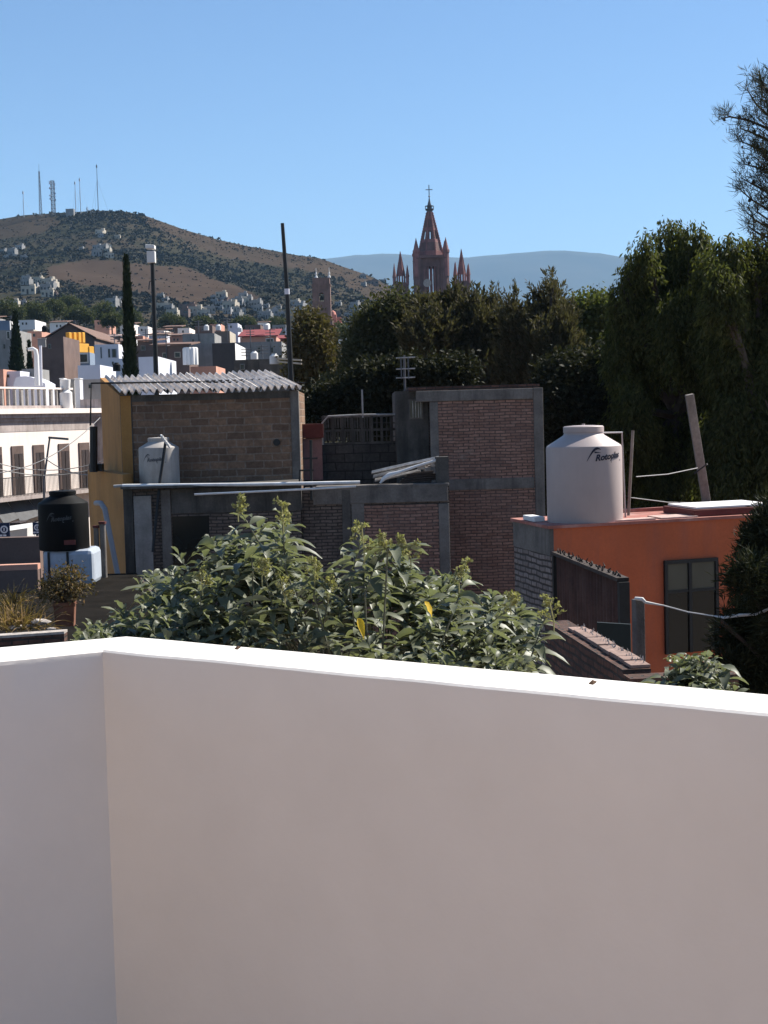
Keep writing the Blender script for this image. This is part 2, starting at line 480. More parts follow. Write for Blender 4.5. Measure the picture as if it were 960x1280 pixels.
def terrain(x, y):
    if y <= HD0: return lerp_tab(BASE, y)
    be = x / y
    s1 = lerp_tab(SKB, be)
    s0 = (34 - EYE) / HD0
    t = (y - HD0) / (HD1 - HD0)
    if t <= 1:
        sl = s0 + (s1 - s0) * prof(t)
        nz = noise.fractal(Vector((x * .006, y * .006, 0)), 1.0, 2.0, 4) * 9 * min(1, 4 * t * (1 - t) + .02)
        return EYE + sl * y + nz
    top = EYE + s1 * HD1
    return max(30, top + (30 - top) * min(1, (y - HD1) / 1500))
def hill_d(px, py):
    """distance at which the pixel's ray meets the hill slope"""
    lo, hi = 120.0, HD1
    for _ in range(40):
        m = (lo + hi) / 2
        p = at(px, py, m)
        if p.z > terrain(p.x, p.y): lo = m
        else: hi = m
    return (lo + hi) / 2

mg = MB()
GR = stained('dry_ground', (.20, .155, .115), var=.4, scale=.05, bump=0)
xs = [-12000, -5000, -1200, -500, -200, -60, -20, 20, 60, 200, 500, 1200, 5000, 12000]
ys = [-600, -200, -60, 0, 30, 60, 90, 150, 300, 700, 1500, 3500, 7000, 12000]
vs = [(x, y, 0) for y in ys for x in xs]
nx = len(xs)
mg.add(vs, [(j * nx + i, j * nx + i + 1, (j + 1) * nx + i + 1, (j + 1) * nx + i) for j in range(len(ys) - 1) for i in range(nx - 1)], GR)
mg.build('ground', kind='structure', origin=(0, 0, 0))

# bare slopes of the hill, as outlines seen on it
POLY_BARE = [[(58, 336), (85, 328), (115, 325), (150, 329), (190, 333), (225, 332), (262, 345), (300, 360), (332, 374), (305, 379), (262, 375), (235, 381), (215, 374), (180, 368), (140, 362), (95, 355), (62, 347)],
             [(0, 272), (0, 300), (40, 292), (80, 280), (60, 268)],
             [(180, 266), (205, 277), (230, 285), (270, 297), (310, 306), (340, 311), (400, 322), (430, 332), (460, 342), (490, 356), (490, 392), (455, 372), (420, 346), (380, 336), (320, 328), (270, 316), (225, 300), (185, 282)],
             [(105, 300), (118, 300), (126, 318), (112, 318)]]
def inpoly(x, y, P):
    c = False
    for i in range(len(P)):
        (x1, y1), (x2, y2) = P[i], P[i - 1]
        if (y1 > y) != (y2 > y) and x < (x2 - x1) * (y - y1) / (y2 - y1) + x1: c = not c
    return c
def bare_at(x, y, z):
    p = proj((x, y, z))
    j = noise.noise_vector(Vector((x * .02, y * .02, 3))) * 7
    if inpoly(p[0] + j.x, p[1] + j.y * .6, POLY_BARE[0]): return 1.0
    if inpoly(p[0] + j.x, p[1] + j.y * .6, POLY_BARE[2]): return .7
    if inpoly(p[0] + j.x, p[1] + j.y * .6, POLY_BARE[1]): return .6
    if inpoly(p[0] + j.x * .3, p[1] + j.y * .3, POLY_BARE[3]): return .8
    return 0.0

bs = np.concatenate([np.linspace(-.95, -.28, 40), np.linspace(-.275, .05, 190), np.linspace(.055, .95, 70)])
ds = np.concatenate([[90, 100, 120, 150, 200, 250, 320, 400, 500, 560], np.linspace(600, 1300, 110), np.linspace(1330, 3000, 14)])
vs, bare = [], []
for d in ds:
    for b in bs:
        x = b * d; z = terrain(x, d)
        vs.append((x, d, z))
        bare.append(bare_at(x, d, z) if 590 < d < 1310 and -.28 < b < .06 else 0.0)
nb = len(bs)
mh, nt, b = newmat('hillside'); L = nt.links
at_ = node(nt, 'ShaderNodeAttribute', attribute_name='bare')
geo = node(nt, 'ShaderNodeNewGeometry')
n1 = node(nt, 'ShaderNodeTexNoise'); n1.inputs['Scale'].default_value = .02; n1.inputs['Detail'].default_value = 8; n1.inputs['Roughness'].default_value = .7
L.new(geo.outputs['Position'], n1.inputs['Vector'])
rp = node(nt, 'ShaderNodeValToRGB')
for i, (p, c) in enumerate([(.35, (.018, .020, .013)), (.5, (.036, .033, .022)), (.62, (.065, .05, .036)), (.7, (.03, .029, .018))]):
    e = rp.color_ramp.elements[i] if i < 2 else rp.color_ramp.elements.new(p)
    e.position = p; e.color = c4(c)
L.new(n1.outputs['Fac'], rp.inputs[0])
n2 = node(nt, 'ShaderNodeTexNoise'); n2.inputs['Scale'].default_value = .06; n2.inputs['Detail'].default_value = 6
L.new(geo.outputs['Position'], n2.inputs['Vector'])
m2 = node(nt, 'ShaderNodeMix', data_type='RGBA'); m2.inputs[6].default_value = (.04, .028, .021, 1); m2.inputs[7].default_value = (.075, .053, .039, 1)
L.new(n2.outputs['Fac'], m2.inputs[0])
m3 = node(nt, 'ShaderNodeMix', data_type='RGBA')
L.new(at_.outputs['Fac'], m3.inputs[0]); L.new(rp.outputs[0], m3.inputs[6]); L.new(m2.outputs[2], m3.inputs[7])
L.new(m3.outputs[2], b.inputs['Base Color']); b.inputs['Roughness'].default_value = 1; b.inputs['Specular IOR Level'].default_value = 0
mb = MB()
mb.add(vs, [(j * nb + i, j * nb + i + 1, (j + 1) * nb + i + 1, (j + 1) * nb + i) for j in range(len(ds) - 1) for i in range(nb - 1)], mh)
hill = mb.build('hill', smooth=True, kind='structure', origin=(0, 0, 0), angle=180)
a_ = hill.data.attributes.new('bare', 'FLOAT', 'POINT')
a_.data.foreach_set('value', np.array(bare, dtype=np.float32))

# far range
MTN = [(-1200, 400), (-300, 372), (0, 360), (200, 345), (330, 334), (380, 327), (420, 322), (450, 318.5), (480, 317), (510, 318), (545, 322), (580, 322), (620, 318.5), (650, 316), (680, 313.5), (705, 313), (740, 316),
       (780, 321), (830, 330), (900, 344), (1100, 356), (1500, 380), (2300, 420)]
MTB = sorted((at(x, y, 1).x, (at(x, y, 1).z - EYE)) for x, y in MTN)
mm, nt, b = newmat('mountain_forest'); L = nt.links
geo = node(nt, 'ShaderNodeNewGeometry')
n1 = node(nt, 'ShaderNodeTexNoise'); n1.inputs['Scale'].default_value = .003; n1.inputs['Detail'].default_value = 8
L.new(geo.outputs['Position'], n1.inputs['Vector'])
m2 = node(nt, 'ShaderNodeMix', data_type='RGBA'); m2.inputs[6].default_value = (.022, .03, .024, 1); m2.inputs[7].default_value = (.075, .068, .05, 1)
L.new(n1.outputs['Fac'], m2.inputs[0]); L.new(m2.outputs[2], b.inputs['Base Color']); b.inputs['Roughness'].default_value = 1; b.inputs['Specular IOR Level'].default_value = 0
mb = MB(); vs = []
bs2 = np.linspace(-.85, .85, 300); ds2 = np.linspace(7600, 11000, 30).tolist() + [11300, 11700, 11950]
for d in ds2:
    for b_ in bs2:
        x = b_ * d; s1 = lerp_tab(MTB, b_); top = EYE + s1 * 11000
        t = (d - 7600) / 3400
        if t <= 1:
            z = -2 + (top + 2) * t ** 1.15 + noise.fractal(Vector((x * .0008, d * .0008, 5)), 1, 2, 5) * 120 * (4 * t * (1 - t)) + (noise.noise(Vector((b_ * 260, 3, 0))) * 7 if t > .97 else 0)
        else: z = top * (1 - (d - 11000) / 1000)
        vs.append((x, d, max(z, -2)))
nb = len(bs2)
mb.add(vs, [(j * nb + i, j * nb + i + 1, (j + 1) * nb + i + 1, (j + 1) * nb + i) for j in range(len(ds2) - 1) for i in range(nb - 1)], mm)
mb.build('mountain', smooth=True, kind='structure', origin=(0, 0, 0), angle=180)

# air: one closed box round everything
hz = bpy.data.materials.new('haze'); hz.use_nodes = True
nt = hz.node_tree
nt.nodes.remove(nt.nodes['Principled BSDF'])
pv = nt.nodes.new('ShaderNodeVolumePrincipled')
pv.inputs['Color'].default_value = HAZE_COL = (.42, .69, 1.0, 1)
pv.inputs['Density'].default_value = HAZE_DENS = 0.58e-4
pv.inputs['Anisotropy'].default_value = -.1
nt.links.new(pv.outputs[0], nt.nodes['Material Output'].inputs['Volume'])
mb = MB(); mb.obox((-12300, -800, -6), (24600, 0, 0), (0, 13100, 0), (0, 0, 1270), hz)
mb.build('haze', kind='stuff', origin=(0, 0, 0))

# ================================================================== foliage
def np_mesh(name, V, Q, mat, parent=None, org=None, label=None, kind=None):
    """V (n,3) world, Q (m,4) quads"""
    org = ORG[parent.name] if parent is not None else Vector(org)
    me = bpy.data.meshes.new(name)
    V = np.asarray(V, dtype=np.float32) - np.array(org, dtype=np.float32)
    Q = np.asarray(Q, dtype=np.int32)
    me.vertices.add(len(V)); me.vertices.foreach_set('co', V.ravel())
    me.loops.add(Q.size); me.loops.foreach_set('vertex_index', Q.ravel())
    me.polygons.add(len(Q)); me.polygons.foreach_set('loop_start', np.arange(0, Q.size, 4, dtype=np.int32))
    me.update(calc_edges=True); me.validate()
    me.materials.append(mat)
    o = bpy.data.objects.new(name, me); COL.objects.link(o)
    if parent is not None: o.parent = parent
    else: o.location = org
    ORG[o.name] = org
    if label: o['label'] = label
    if kind: o['kind'] = kind
    return o
def unit(a):
    return a / (np.linalg.norm(a, axis=1, keepdims=True) + 1e-9)
def cards(P, A, L, W, rng, nrm=None):
    """leaf cards: rhombic quads from P along A"""
    n = len(P); A = unit(A)
    N = rng.normal(size=(n, 3)) if nrm is None else nrm + rng.normal(size=(n, 3)) * .35
    S = unit(np.cross(A, N))
    L = np.broadcast_to(np.asarray(L, float), (n,))[:, None]; W = np.broadcast_to(np.asarray(W, float), (n,))[:, None]
    up = unit(np.cross(S, A)) * L * .08
    V = np.stack([P, P + A * L * .5 + S * W * .5 + up, P + A * L, P + A * L * .5 - S * W * .5 + up], axis=1).reshape(-1, 3)
    return V, np.arange(4 * n).reshape(n, 4)
def lobes_world(lobes, D, rng, dj=1.0, squash=1.0):
    out = []
    for q in lobes:
        px, py, rx, ry = q[:4]; dd = D + (q[4] if len(q) > 4 else rng.uniform(-dj, dj))
        c = at(px, py, dd); out.append((np.array(c), rx * dd / F, (rx + ry) / 2 * dd / F * squash, ry * dd / F))
    return out
def clusters(LB, n, rng, shell=.35):
    vol = np.array([a * b * c for _, a, b, c in LB]) ** .75
    ids = rng.choice(len(LB), size=n, p=vol / vol.sum())
    C = np.array([l[0] for l in LB])[ids]; Rr = np.array([[l[1], l[2], l[3]] for l in LB])[ids]
    d = unit(rng.normal(size=(n, 3))); r = (shell + (1 - shell) * rng.random((n, 1))) ** .6
    ph = rng.uniform(0, 6.28, (3, 3))
    w_ = sum(np.sin(d @ (np.array([k * 2.3, -k * 1.7, k * 2.9]) * (1 if k % 2 else -1)) + ids * 1.7 + ph[k - 1, 0]) for k in (1, 2, 3)) / 3
    r *= 1 + rng.normal(size=(n, 1)) * .08 + .3 * w_[:, None]
    return C + d * r * Rr, d
def crown(style, LB, ncl, per, leaf, rng, cl_r):
    Cc, out = clusters(LB, ncl, rng)
    P, A, Ls = [], [], []
    rep = lambda a: np.repeat(a, per, axis=0)
    n = ncl * per
    if style == 'round':
        P = rep(Cc) + rng.normal(size=(n, 3)) * cl_r * .5
        A = rng.normal(size=(n, 3)) + rep(out) * .6 + np.array([0, 0, -.15])
    elif style == 'up':
        ax = unit(out * .45 + np.array([0, 0, 1.0]) + rng.normal(size=(ncl, 3)) * .22)
        t = rng.random((n, 1))
        P = rep(Cc) + rep(ax) * (t - .4) * cl_r * 2.2 + rng.normal(size=(n, 3)) * cl_r * .17 * (1.15 - t)
        A = rep(ax) * 1.1 + rng.normal(size=(n, 3)) * .5
    elif style == 'droop':
        t = rng.random((n, 1))
        ln = rep(rng.uniform(.6, 1.5, (ncl, 1)))
        sw = rep(rng.normal(size=(ncl, 3)) * np.array([.16, .16, 0]) + out * np.array([.25, .25, 0]))
        P = rep(Cc) + sw * t * cl_r * 1.3 + np.array([0, 0, -1.0]) * (t - .25) * ln * cl_r * 2.0 + rng.normal(size=(n, 3)) * cl_r * .13
        A = rng.normal(size=(n, 3)) * .45 + np.array([0, 0, -1.0]) + sw
    elif style == 'needle':
        ax = unit(out * .6 + rng.normal(size=(ncl, 3)) * .5 + np.array([0, 0, .5]))
        P = rep(Cc) + rep(ax) * rng.random((n, 1)) * cl_r + rng.normal(size=(n, 3)) * .02
        A = rep(ax) + rng.normal(size=(n, 3)) * .55
    L = leaf[0] * rng.uniform(.65, 1.35, n)
    return cards(P, A, L, L * leaf[1], rng)
def limbs(mb, base, fork, LB, r0, mat, rng, sub=2):
    base = Vector(base); fork = Vector(fork)
    mid = (base + fork) / 2 + Vector((rng.normal() * .1, rng.normal() * .1, 0))
    mb.tube([base, mid, fork], [r0, r0 * .85, r0 * .7], mat, n=9)
    for c, a, b, d in LB:
        c = Vector(c); k = fork + (c - fork) * .5 + Vector((rng.normal() * .12 * a, rng.normal() * .12 * b, .15 * d))
        tip = c + Vector((0, 0, d * .5))
        mb.tube([fork, k, c, tip], [r0 * .5, r0 * .36, r0 * .22, r0 * .06], mat, n=6)
        for _ in range(sub):
            q = c + Vector((rng.normal() * a * .55, rng.normal() * b * .55, rng.normal() * d * .5))
            mb.tube([k, (k + q) / 2 + Vector((0, 0, .1 * d)), q], [r0 * .22, r0 * .14, r0 * .04], mat, n=5)
def tree(name, label, lobes, D, style, ncl, per, leaf, cl_r, mat, seed, base_px, r0, fork_py, group=None, bark=None, cat='tree', z0=0.0, dj=1.0, squash=1.0, sub=2):
    rng = np.random.default_rng(seed)
    sh = (.33 * cl_r + .25 * leaf[0]) * F / D
    lobes = [(q[0], q[1], max(q[2] - sh, q[2] * .35), max(q[3] - sh, q[3] * .35)) + tuple(q[4:]) for q in lobes]
    LB = lobes_world(lobes, D, rng, dj, squash)
    fk = at(base_px, fork_py, D)
    b0 = Vector((fk.x + rng.normal() * .15, fk.y, z0))
    t = thing(name, b0, label, cat, group)
    m = MB(); limbs(m, b0, fk, LB, r0, bark or BARK, rng, sub)
    m.build('trunk', t, smooth=True)
    V, Q = crown(style, LB, ncl, per, leaf, rng, cl_r)
    np_mesh('crown', V, Q, mat, t)
    return t

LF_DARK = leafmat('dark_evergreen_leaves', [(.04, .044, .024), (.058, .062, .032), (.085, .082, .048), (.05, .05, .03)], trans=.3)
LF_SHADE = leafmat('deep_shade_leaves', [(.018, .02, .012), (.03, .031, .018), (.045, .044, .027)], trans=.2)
LF_TWIG = leafmat('olive_twig_leaves', [(.05, .046, .03), (.078, .068, .044), (.11, .092, .062), (.062, .06, .036)], trans=.3)
LF_OLIVE = leafmat('brown_olive_leaves', [(.06, .05, .025), (.09, .07, .035), (.12, .095, .05), (.07, .065, .03)], trans=.3)
LF_LIGHT = leafmat('fresh_green_leaves', [(.06, .07, .026), (.09, .10, .036), (.12, .125, .05), (.055, .06, .024)], trans=.4)
LF_PEPPER = leafmat('pepper_tree_leaves', [(.05, .055, .022), (.075, .082, .03), (.12, .122, .048), (.038, .042, .018)], trans=.42)
LF_CYP = leafmat('cypress_leaves', [(.014, .022, .012), (.022, .032, .016), (.03, .038, .02)], trans=.1)
LF_PINE = leafmat('pine_needles', [(.03, .038, .022), (.05, .055, .03), (.08, .065, .04)], trans=.15)
LF_JUN = leafmat('juniper_sprays', [(.018, .022, .012), (.03, .034, .018), (.045, .046, .026)], trans=.15)
LF_TOWN = leafmat('town_tree_leaves', [(.04, .05, .022), (.07, .08, .035), (.10, .10, .05)], trans=.3)
LF_SCRUB = leafmat('hill_scrub_leaves', [(.012, .012, .008), (.02, .019, .012), (.032, .028, .018)], trans=0)
LF_DRYP = leafmat('dry_shrub_leaves', [(.10, .075, .045), (.16, .12, .07), (.07, .06, .04), (.2, .12, .05)], trans=.25)
LF_STRAW = leafmat('dry_grass_blades', [(.20, .14, .07), (.28, .18, .09), (.12, .09, .05)], trans=.3)

G_MID = 'dark trees behind the brick houses'
tree('olive_tree', 'brownish olive tree in front of the brown bell tower', [(392, 430, 26, 38), (378, 455, 18, 40), (405, 470, 24, 34), (418, 500, 26, 26), (386, 405, 16, 18)], 62, 'round', 700, 40, (.17, .45), .5, LF_OLIVE, 11, 395, .16, 500, G_MID)
tree('broad_tree', 'dark rounded tree just left of the pink church with brown sunlit tips', [(478, 408, 34, 34), (455, 425, 22, 34), (500, 400, 26, 34), (470, 460, 40, 36), (445, 452, 18, 30), (505, 450, 26, 40), (440, 490, 34, 30), (490, 500, 50, 30)], 55, 'round', 1300, 44, (.16, .48), .45, LF_DARK, 12, 475, .2, 480, G_MID)
tree('broad_tree', 'dark dense tree standing directly in front of the pink church', [(545, 402, 34, 26), (522, 408, 20, 28), (568, 388, 20, 26), (592, 392, 18, 24), (540, 430, 44, 40), (585, 430, 34, 44), (560, 470, 50, 30), (600, 475, 40, 34)], 50, 'up', 1300, 46, (.17, .32), .42, LF_TWIG, 13, 550, .2, 470, G_MID)
tree('upright_tree', 'small spiky dark tree between the church and the tall spiky tree', [(612, 412, 16, 32), (600, 400, 11, 20), (626, 424, 18, 36), (618, 388, 6, 16), (604, 440, 30, 40), (620, 480, 40, 34)], 49, 'up', 560, 44, (.17, .28), .5, LF_TWIG, 14, 612, .15, 470, G_MID)
tree('upright_tree', 'tall spiky twiggy tree with upright branch tips against the blue mountain', [(690, 400, 17, 40), (668, 406, 15, 36), (645, 402, 13, 32), (708, 418, 14, 34), (655, 430, 34, 38), (690, 440, 36, 38), (684, 372, 6, 18), (691, 362, 4, 14), (641, 376, 5, 16), (658, 378, 5, 14), (676, 366, 4, 14), (701, 386, 5, 16), (632, 410, 11, 32), (660, 475, 44, 40), (705, 480, 40, 44)], 47, 'up', 1100, 44, (.17, .26), .5, LF_TWIG, 15, 675, .18, 480, G_MID)
tree('leafy_tree', 'light green tree in the gap left of the big drooping tree', [(742, 385, 24, 20), (722, 395, 18, 24), (760, 390, 18, 22), (735, 430, 34, 36), (765, 430, 26, 40), (730, 480, 40, 40), (770, 480, 34, 40)], 57, 'round', 1000, 40, (.17, .5), .45, LF_LIGHT, 16, 742, .18, 480, G_MID)
tree('pepper_tree', 'tallest drooping pepper tree with a rounded green top', [(838, 296, 30, 24), (808, 314, 26, 24), (868, 304, 30, 24), (795, 342, 26, 28), (778, 365, 14, 26), (766, 372, 8, 22), (790, 400, 30, 44), (776, 430, 26, 50), (842, 345, 44, 44), (884, 335, 24, 34), (786, 348, 12, 22), (800, 400, 26, 44), (850, 410, 48, 54), (830, 480, 60, 54), (783, 375, 8, 26), (880, 430, 30, 50), (815, 560, 55, 50), (870, 540, 40, 60), (790, 520, 34, 50), (850, 620, 60, 40), (895, 480, 34, 50), (825, 430, 30, 40)], 39, 'droop', 3000, 42, (.14, .3), .45, LF_PEPPER, 17, 845, .26, 520, G_MID, dj=1.2)
tree('pepper_tree', 'second drooping pepper tree filling the right edge behind the leaning post', [(915, 318, 30, 26), (948, 312, 28, 24), (985, 318, 34, 30), (905, 360, 32, 36), (945, 365, 40, 44), (990, 370, 34, 50), (915, 430, 40, 50), (960, 440, 44, 60), (930, 530, 44, 60), (985, 540, 40, 60), (930, 600, 50, 44), (895, 560, 34, 50), (890, 400, 24, 40), (960, 590, 44, 60), (930, 390, 34, 40)], 36, 'droop', 3000, 42, (.14, .3), .45, LF_PEPPER, 18, 950, .25, 540, G_MID, bark=BARKP)
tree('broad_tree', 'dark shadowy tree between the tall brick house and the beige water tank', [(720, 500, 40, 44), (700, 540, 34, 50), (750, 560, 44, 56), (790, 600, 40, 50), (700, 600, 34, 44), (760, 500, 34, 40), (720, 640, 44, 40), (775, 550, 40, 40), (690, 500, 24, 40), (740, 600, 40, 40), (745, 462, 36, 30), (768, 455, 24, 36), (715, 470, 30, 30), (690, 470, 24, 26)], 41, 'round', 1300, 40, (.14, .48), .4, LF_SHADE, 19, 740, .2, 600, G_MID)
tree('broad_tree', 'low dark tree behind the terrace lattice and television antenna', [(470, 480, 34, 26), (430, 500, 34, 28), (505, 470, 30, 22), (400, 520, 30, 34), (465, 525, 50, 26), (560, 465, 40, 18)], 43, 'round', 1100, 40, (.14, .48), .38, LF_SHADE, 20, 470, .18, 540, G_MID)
# bent pale limbs seen in the shade of the pepper trees
# narrow cypress in the town
def cypress(label, cx, ytop, ybot, wpx, D, seed, n, group='dark cypresses among the town roofs'):
    rng = np.random.default_rng(seed)
    b = at(cx, ybot, D); zt = at(cx, ytop, D).z; z0 = min(terrain(b.x, b.y), b.z)
    t = thing('cypress_tree', (b.x, b.y, z0), label, 'tree', group)
    m = MB(); m.tube([(b.x, b.y, z0), (b.x, b.y, (z0 + zt) / 2), (b.x, b.y, zt - .4)], [.16, .1, .02], BARK, n=8); m.build('trunk', t, smooth=True)
    h = zt - z0 - .3; R0 = wpx / 2 * D / F
    u = rng.random(n) ** .8; rad = R0 * np.minimum(1, (1 - u) * 1.02 + .02) ** .85 * np.minimum(1, .5 + u * 6) * (.72 + .34 * rng.random(n)); a = rng.random(n) * 2 * math.pi
    P = np.stack([b.x + rad * np.cos(a), b.y + rad * np.sin(a), z0 + .3 + u * h], axis=1)
    A = np.stack([np.cos(a) * .25, np.sin(a) * .25, np.ones(n)], axis=1) + rng.normal(size=(n, 3)) * .2
    L = np.minimum(.05 * h * .8, .45 * wpx / 17) * rng.uniform(.6, 1.3, n) * (1.05 - .6 * u)
    V, Q = cards(P, A, L, L * .4, rng, nrm=np.stack([np.cos(a), np.sin(a), 0 * a], axis=1))
    np_mesh('crown', V, Q, LF_CYP, t)
cypress('tall thin dark cypress beside the white lamp pole', 163, 324, 468, 24, 80, 31, 9000)
cypress('broad dark conical cypress in the left of the town', 22, 392, 470, 42, 120, 32, 6000)
cypress('short dark cypress beside the brown rendered house', 38, 428, 474, 24, 112, 33, 3500)

# crown of scattered trees in the town
def town_tree(label, px, py, rx, ry, D, seed, mat=LF_TOWN):
    rng = np.random.default_rng(seed)
    k = D / F
    tree('street_tree', label, [(px, py, rx, ry), (px - rx * .6, py + ry * .3, rx * .6, ry * .7), (px + rx * .65, py + ry * .25, rx * .55, ry * .7)], D, 'round', 170, 22, (.055 * rx * k + .3, .5), .12 * rx * k + .4, mat, seed, px, .2, py + ry * 1.1,
         'green trees between the town and the hill', z0=terrain(at(px, py, D).x, D) - .5)
for i, q in enumerate([(12, 388, 18, 14, 330), (45, 390, 18, 13, 350), (68, 385, 16, 12, 360), (100, 392, 18, 12, 370), (130, 388, 14, 12, 380), (160, 396, 16, 10, 390), (85, 378, 14, 9, 420), (215, 402, 15, 10, 380), (255, 404, 13, 9, 400), (305, 403, 14, 8, 400), (345, 405, 14, 9, 410), (140, 400, 12, 8, 300), (425, 420, 12, 16, 300)]):
    lab = ['sunlit green tree above the grey house on the left edge', 'pale green tree above the dark cypresses', 'green tree over the brown gabled roof', 'yellowish green tree over the long tiled roof', 'round tree over the tiled roof end', 'tree just left of the thin cypress top', 'farther tree in the row at the foot of the hill', 'tree between the lamp pole and the grey house', 'tree behind the grey rendered house', 'tree behind the beige cube house', 'tree behind the red roofed house', 'small tree right behind the marigold merlons', 'tree right of the brown bell tower'][i]
    town_tree(lab, *q, 100 + i)

# hillside scrub (uncountable)
rng = np.random.default_rng(5)
P_, R_ = [], []
while len(P_) < 19000:
    be = rng.uniform(-.29, .075); d = HD0 + (HD1 - HD0) * rng.random() ** .7
    if rng.random() < .07: d = rng.uniform(1255, 1302)
    x = be * d; z = terrain(x, d); bb = bare_at(x, d, z)
    if rng.random() < bb * .9: continue
    dens = noise.noise(Vector((x * .012, d * .012, 9))) + .75
    if rng.random() > dens: continue
    P_.append((x, d, z)); R_.append((.5 + 1.5 * rng.random() ** 2.5) * (1 if bb < .2 else .6))
P_ = np.array(P_); R_ = np.array(R_); k = 10
C = np.repeat(P_, k, axis=0); RR = np.repeat(R_, k)[:, None]
d_ = unit(rng.normal(size=(len(C), 3))); d_[:, 2] = np.abs(d_[:, 2]) * .8
Pq = C + d_ * RR * .7
V, Q = cards(Pq - d_ * RR * .35, d_ + rng.normal(size=d_.shape) * .5, RR[:, 0] * 1.1, RR[:, 0] * .9, rng)
np_mesh('hillside_scrub', V, Q, LF_SCRUB, org=(0, 900, 0), kind='stuff')['label'] = 'dark scrub bushes covering the hill'
# ================================================================== parapet in front
ZT = EYE - .5
N_ = [atz(0, 825.5, ZT), atz(128, 813, ZT), atz(960, 893, ZT)]
O_ = [atz(0, 809.5, ZT), atz(158, 795.5, ZT), atz(960, 868, ZT)]
def ext(a, b, k): return a + (a - b) * k
N_ = [ext(N_[0], N_[1], 4)] + N_[1:2] + [ext(N_[2], N_[1], 1.2)]
O_ = [ext(O_[0], O_[1], 4)] + O_[1:2] + [ext(O_[2], O_[1], 1.2)]
def sub(pl, n):
    out = []
    for a, b in zip(pl, pl[1:]):
        m = max(2, int((b - a).length / .035)) if n is None else n
        out += [a.lerp(b, i / m) for i in range(m)]
    return out + [pl[-1]]
# hand-trowelled wall: top edge wavers, arris rounded
def resample(pl, counts):
    out = []
    for (a, b), m in zip(zip(pl, pl[1:]), counts):
        out += [a.lerp(b, i / m) for i in range(m)]
    return out + [pl[-1]]
cnt = [60, 130]
IN, OUT = resample(N_, cnt), resample(O_, cnt)
vs, fs = [], []
rows = []
for k, (a, o) in enumerate(zip(IN, OUT)):
    w1 = noise.noise(Vector((k * .16, 0, 0))) * .0032 + noise.noise(Vector((k * .55, 3, 0))) * .0016
    w2 = noise.noise(Vector((k * .13, 7, 0))) * .004
    d = (o - a).normalized()
    hz_ = noise.noise(Vector((k * .1, 11, 0))) * .002
    prof_ = []
    for z in (3.0, 6.9, 7.3, 7.6, 7.8, 7.95):
        prof_.append(Vector((a.x, a.y, z)) + d * noise.noise(Vector((k * .07, z * 2.2, 5))) * .003)
    e = a + d * w1
    prof_ += [Vector((e.x, e.y, ZT - .012 + hz_)), Vector((e.x, e.y, ZT - .004 + hz_)) + d * .002, Vector((e.x, e.y, ZT + hz_)) + d * .009]
    for q in (.3, .6, .85): prof_.append(a.lerp(o, q) + Vector((0, 0, noise.noise(Vector((k * .12, q * 5, 2))) * .003)))
    e = o + d * w2
    prof_ += [Vector((e.x, e.y, ZT)), Vector((e.x, e.y, ZT - .008)) + d * .006, Vector((o.x, o.y, 3.0)) + d * .006]
    rows.append(prof_)
m_ = len(rows[0])
vs = [v for r in rows for v in r]
fs = [(i * m_ + j, (i + 1) * m_ + j, (i + 1) * m_ + j + 1, i * m_ + j + 1) for i in range(len(rows) - 1) for j in range(m_ - 1)]
mb = MB(); mb.add(vs, fs, WHITE)
pw = mb.build('parapet_wall', smooth=True, angle=14)
tag(pw, 'white plastered parapet wall with a bright sunlit top, across the lower half', 'wall')
# terrace floor on this side of it
mb = MB()
FLOOR = bricks('terracotta_floor_tiles', (.45, .335, .27), (.41, .30, .24), (.33, .28, .25), bw=.3, rh=.3, ms=.008, stain=(.5, .4, .33), stain_amt=.3, bump=.2)
mb.prism([(-4.2, -6, 7.0), (5, -6, 7.0)] + [Vector((p.x, p.y - .012, 7.0)) for p in (N_[2], N_[1], N_[0])], (0, 0, -.15), FLOOR)
mb.build('terrace_floor', kind='structure')
# unseen wall, cornice and door, added at left to bounce warm light onto parapet
BOUNCE_WALL = thing('house', (-2.9, -2, 7.0), 'added greige bounce wall, unseen, along the left side of the terrace', 'house')
APR = stained('bounce_wall_render', (.42, .36, .32), var=.12, scale=1, bump=.05)
mb = MB(); mb.obox((-3.4, -6.0, 7.0), (1.0, 0, 0), (0, 8.2, 0), (0, 0, 3.0), APR); mb.build('wall', BOUNCE_WALL)
mb = MB(); mb.obox((-3.5, -6.1, 10.003), (1.2, 0, 0), (0, 8.4, 0), (0, 0, .14), WHITE); mb.build('cornice', BOUNCE_WALL)
mb = MB(); mb.obox((-2.398, -4.6, 7.0), (.05, 0, 0), (0, 1.0, 0), (0, 0, 2.1), stained('green_door_paint', (.05, .09, .06), bump=0)); dr_ = mb.build('door', BOUNCE_WALL)
mb = MB(); mb.tube([(-2.35, -3.75, 8.0), (-2.3, -3.75, 8.0), (-2.3, -3.87, 8.0)], .012, DARKMETAL, n=6); mb.build('handle', dr_)
# two dry bits lying on the coping
for (px, py, s, lab) in [(297, 813, .007, 'small dry leaf curled on the white coping near its left end'), (741, 857, .008, 'small dry leaf on the white coping at its right'), ]:
    p = atz(px, py, ZT + .003)
    mb = MB()
    mb.add([p + Vector((-s, 0, .003)), p + Vector((0, -s * .5, .002)), p + Vector((s, .002, .006)), p + Vector((0, s * .5, .009))], [(0, 1, 2, 3)], LEAFDRY)
    mb.add([p + Vector((-s, 0, .004)), p + Vector((0, -s * .5, .003)), p + Vector((s, .002, .007)), p + Vector((0, s * .5, .010))], [(3, 2, 1, 0)], LEAFDRY)
    tag(mb.build('dry_leaf'), lab, 'leaf', 'dry leaves on the coping')

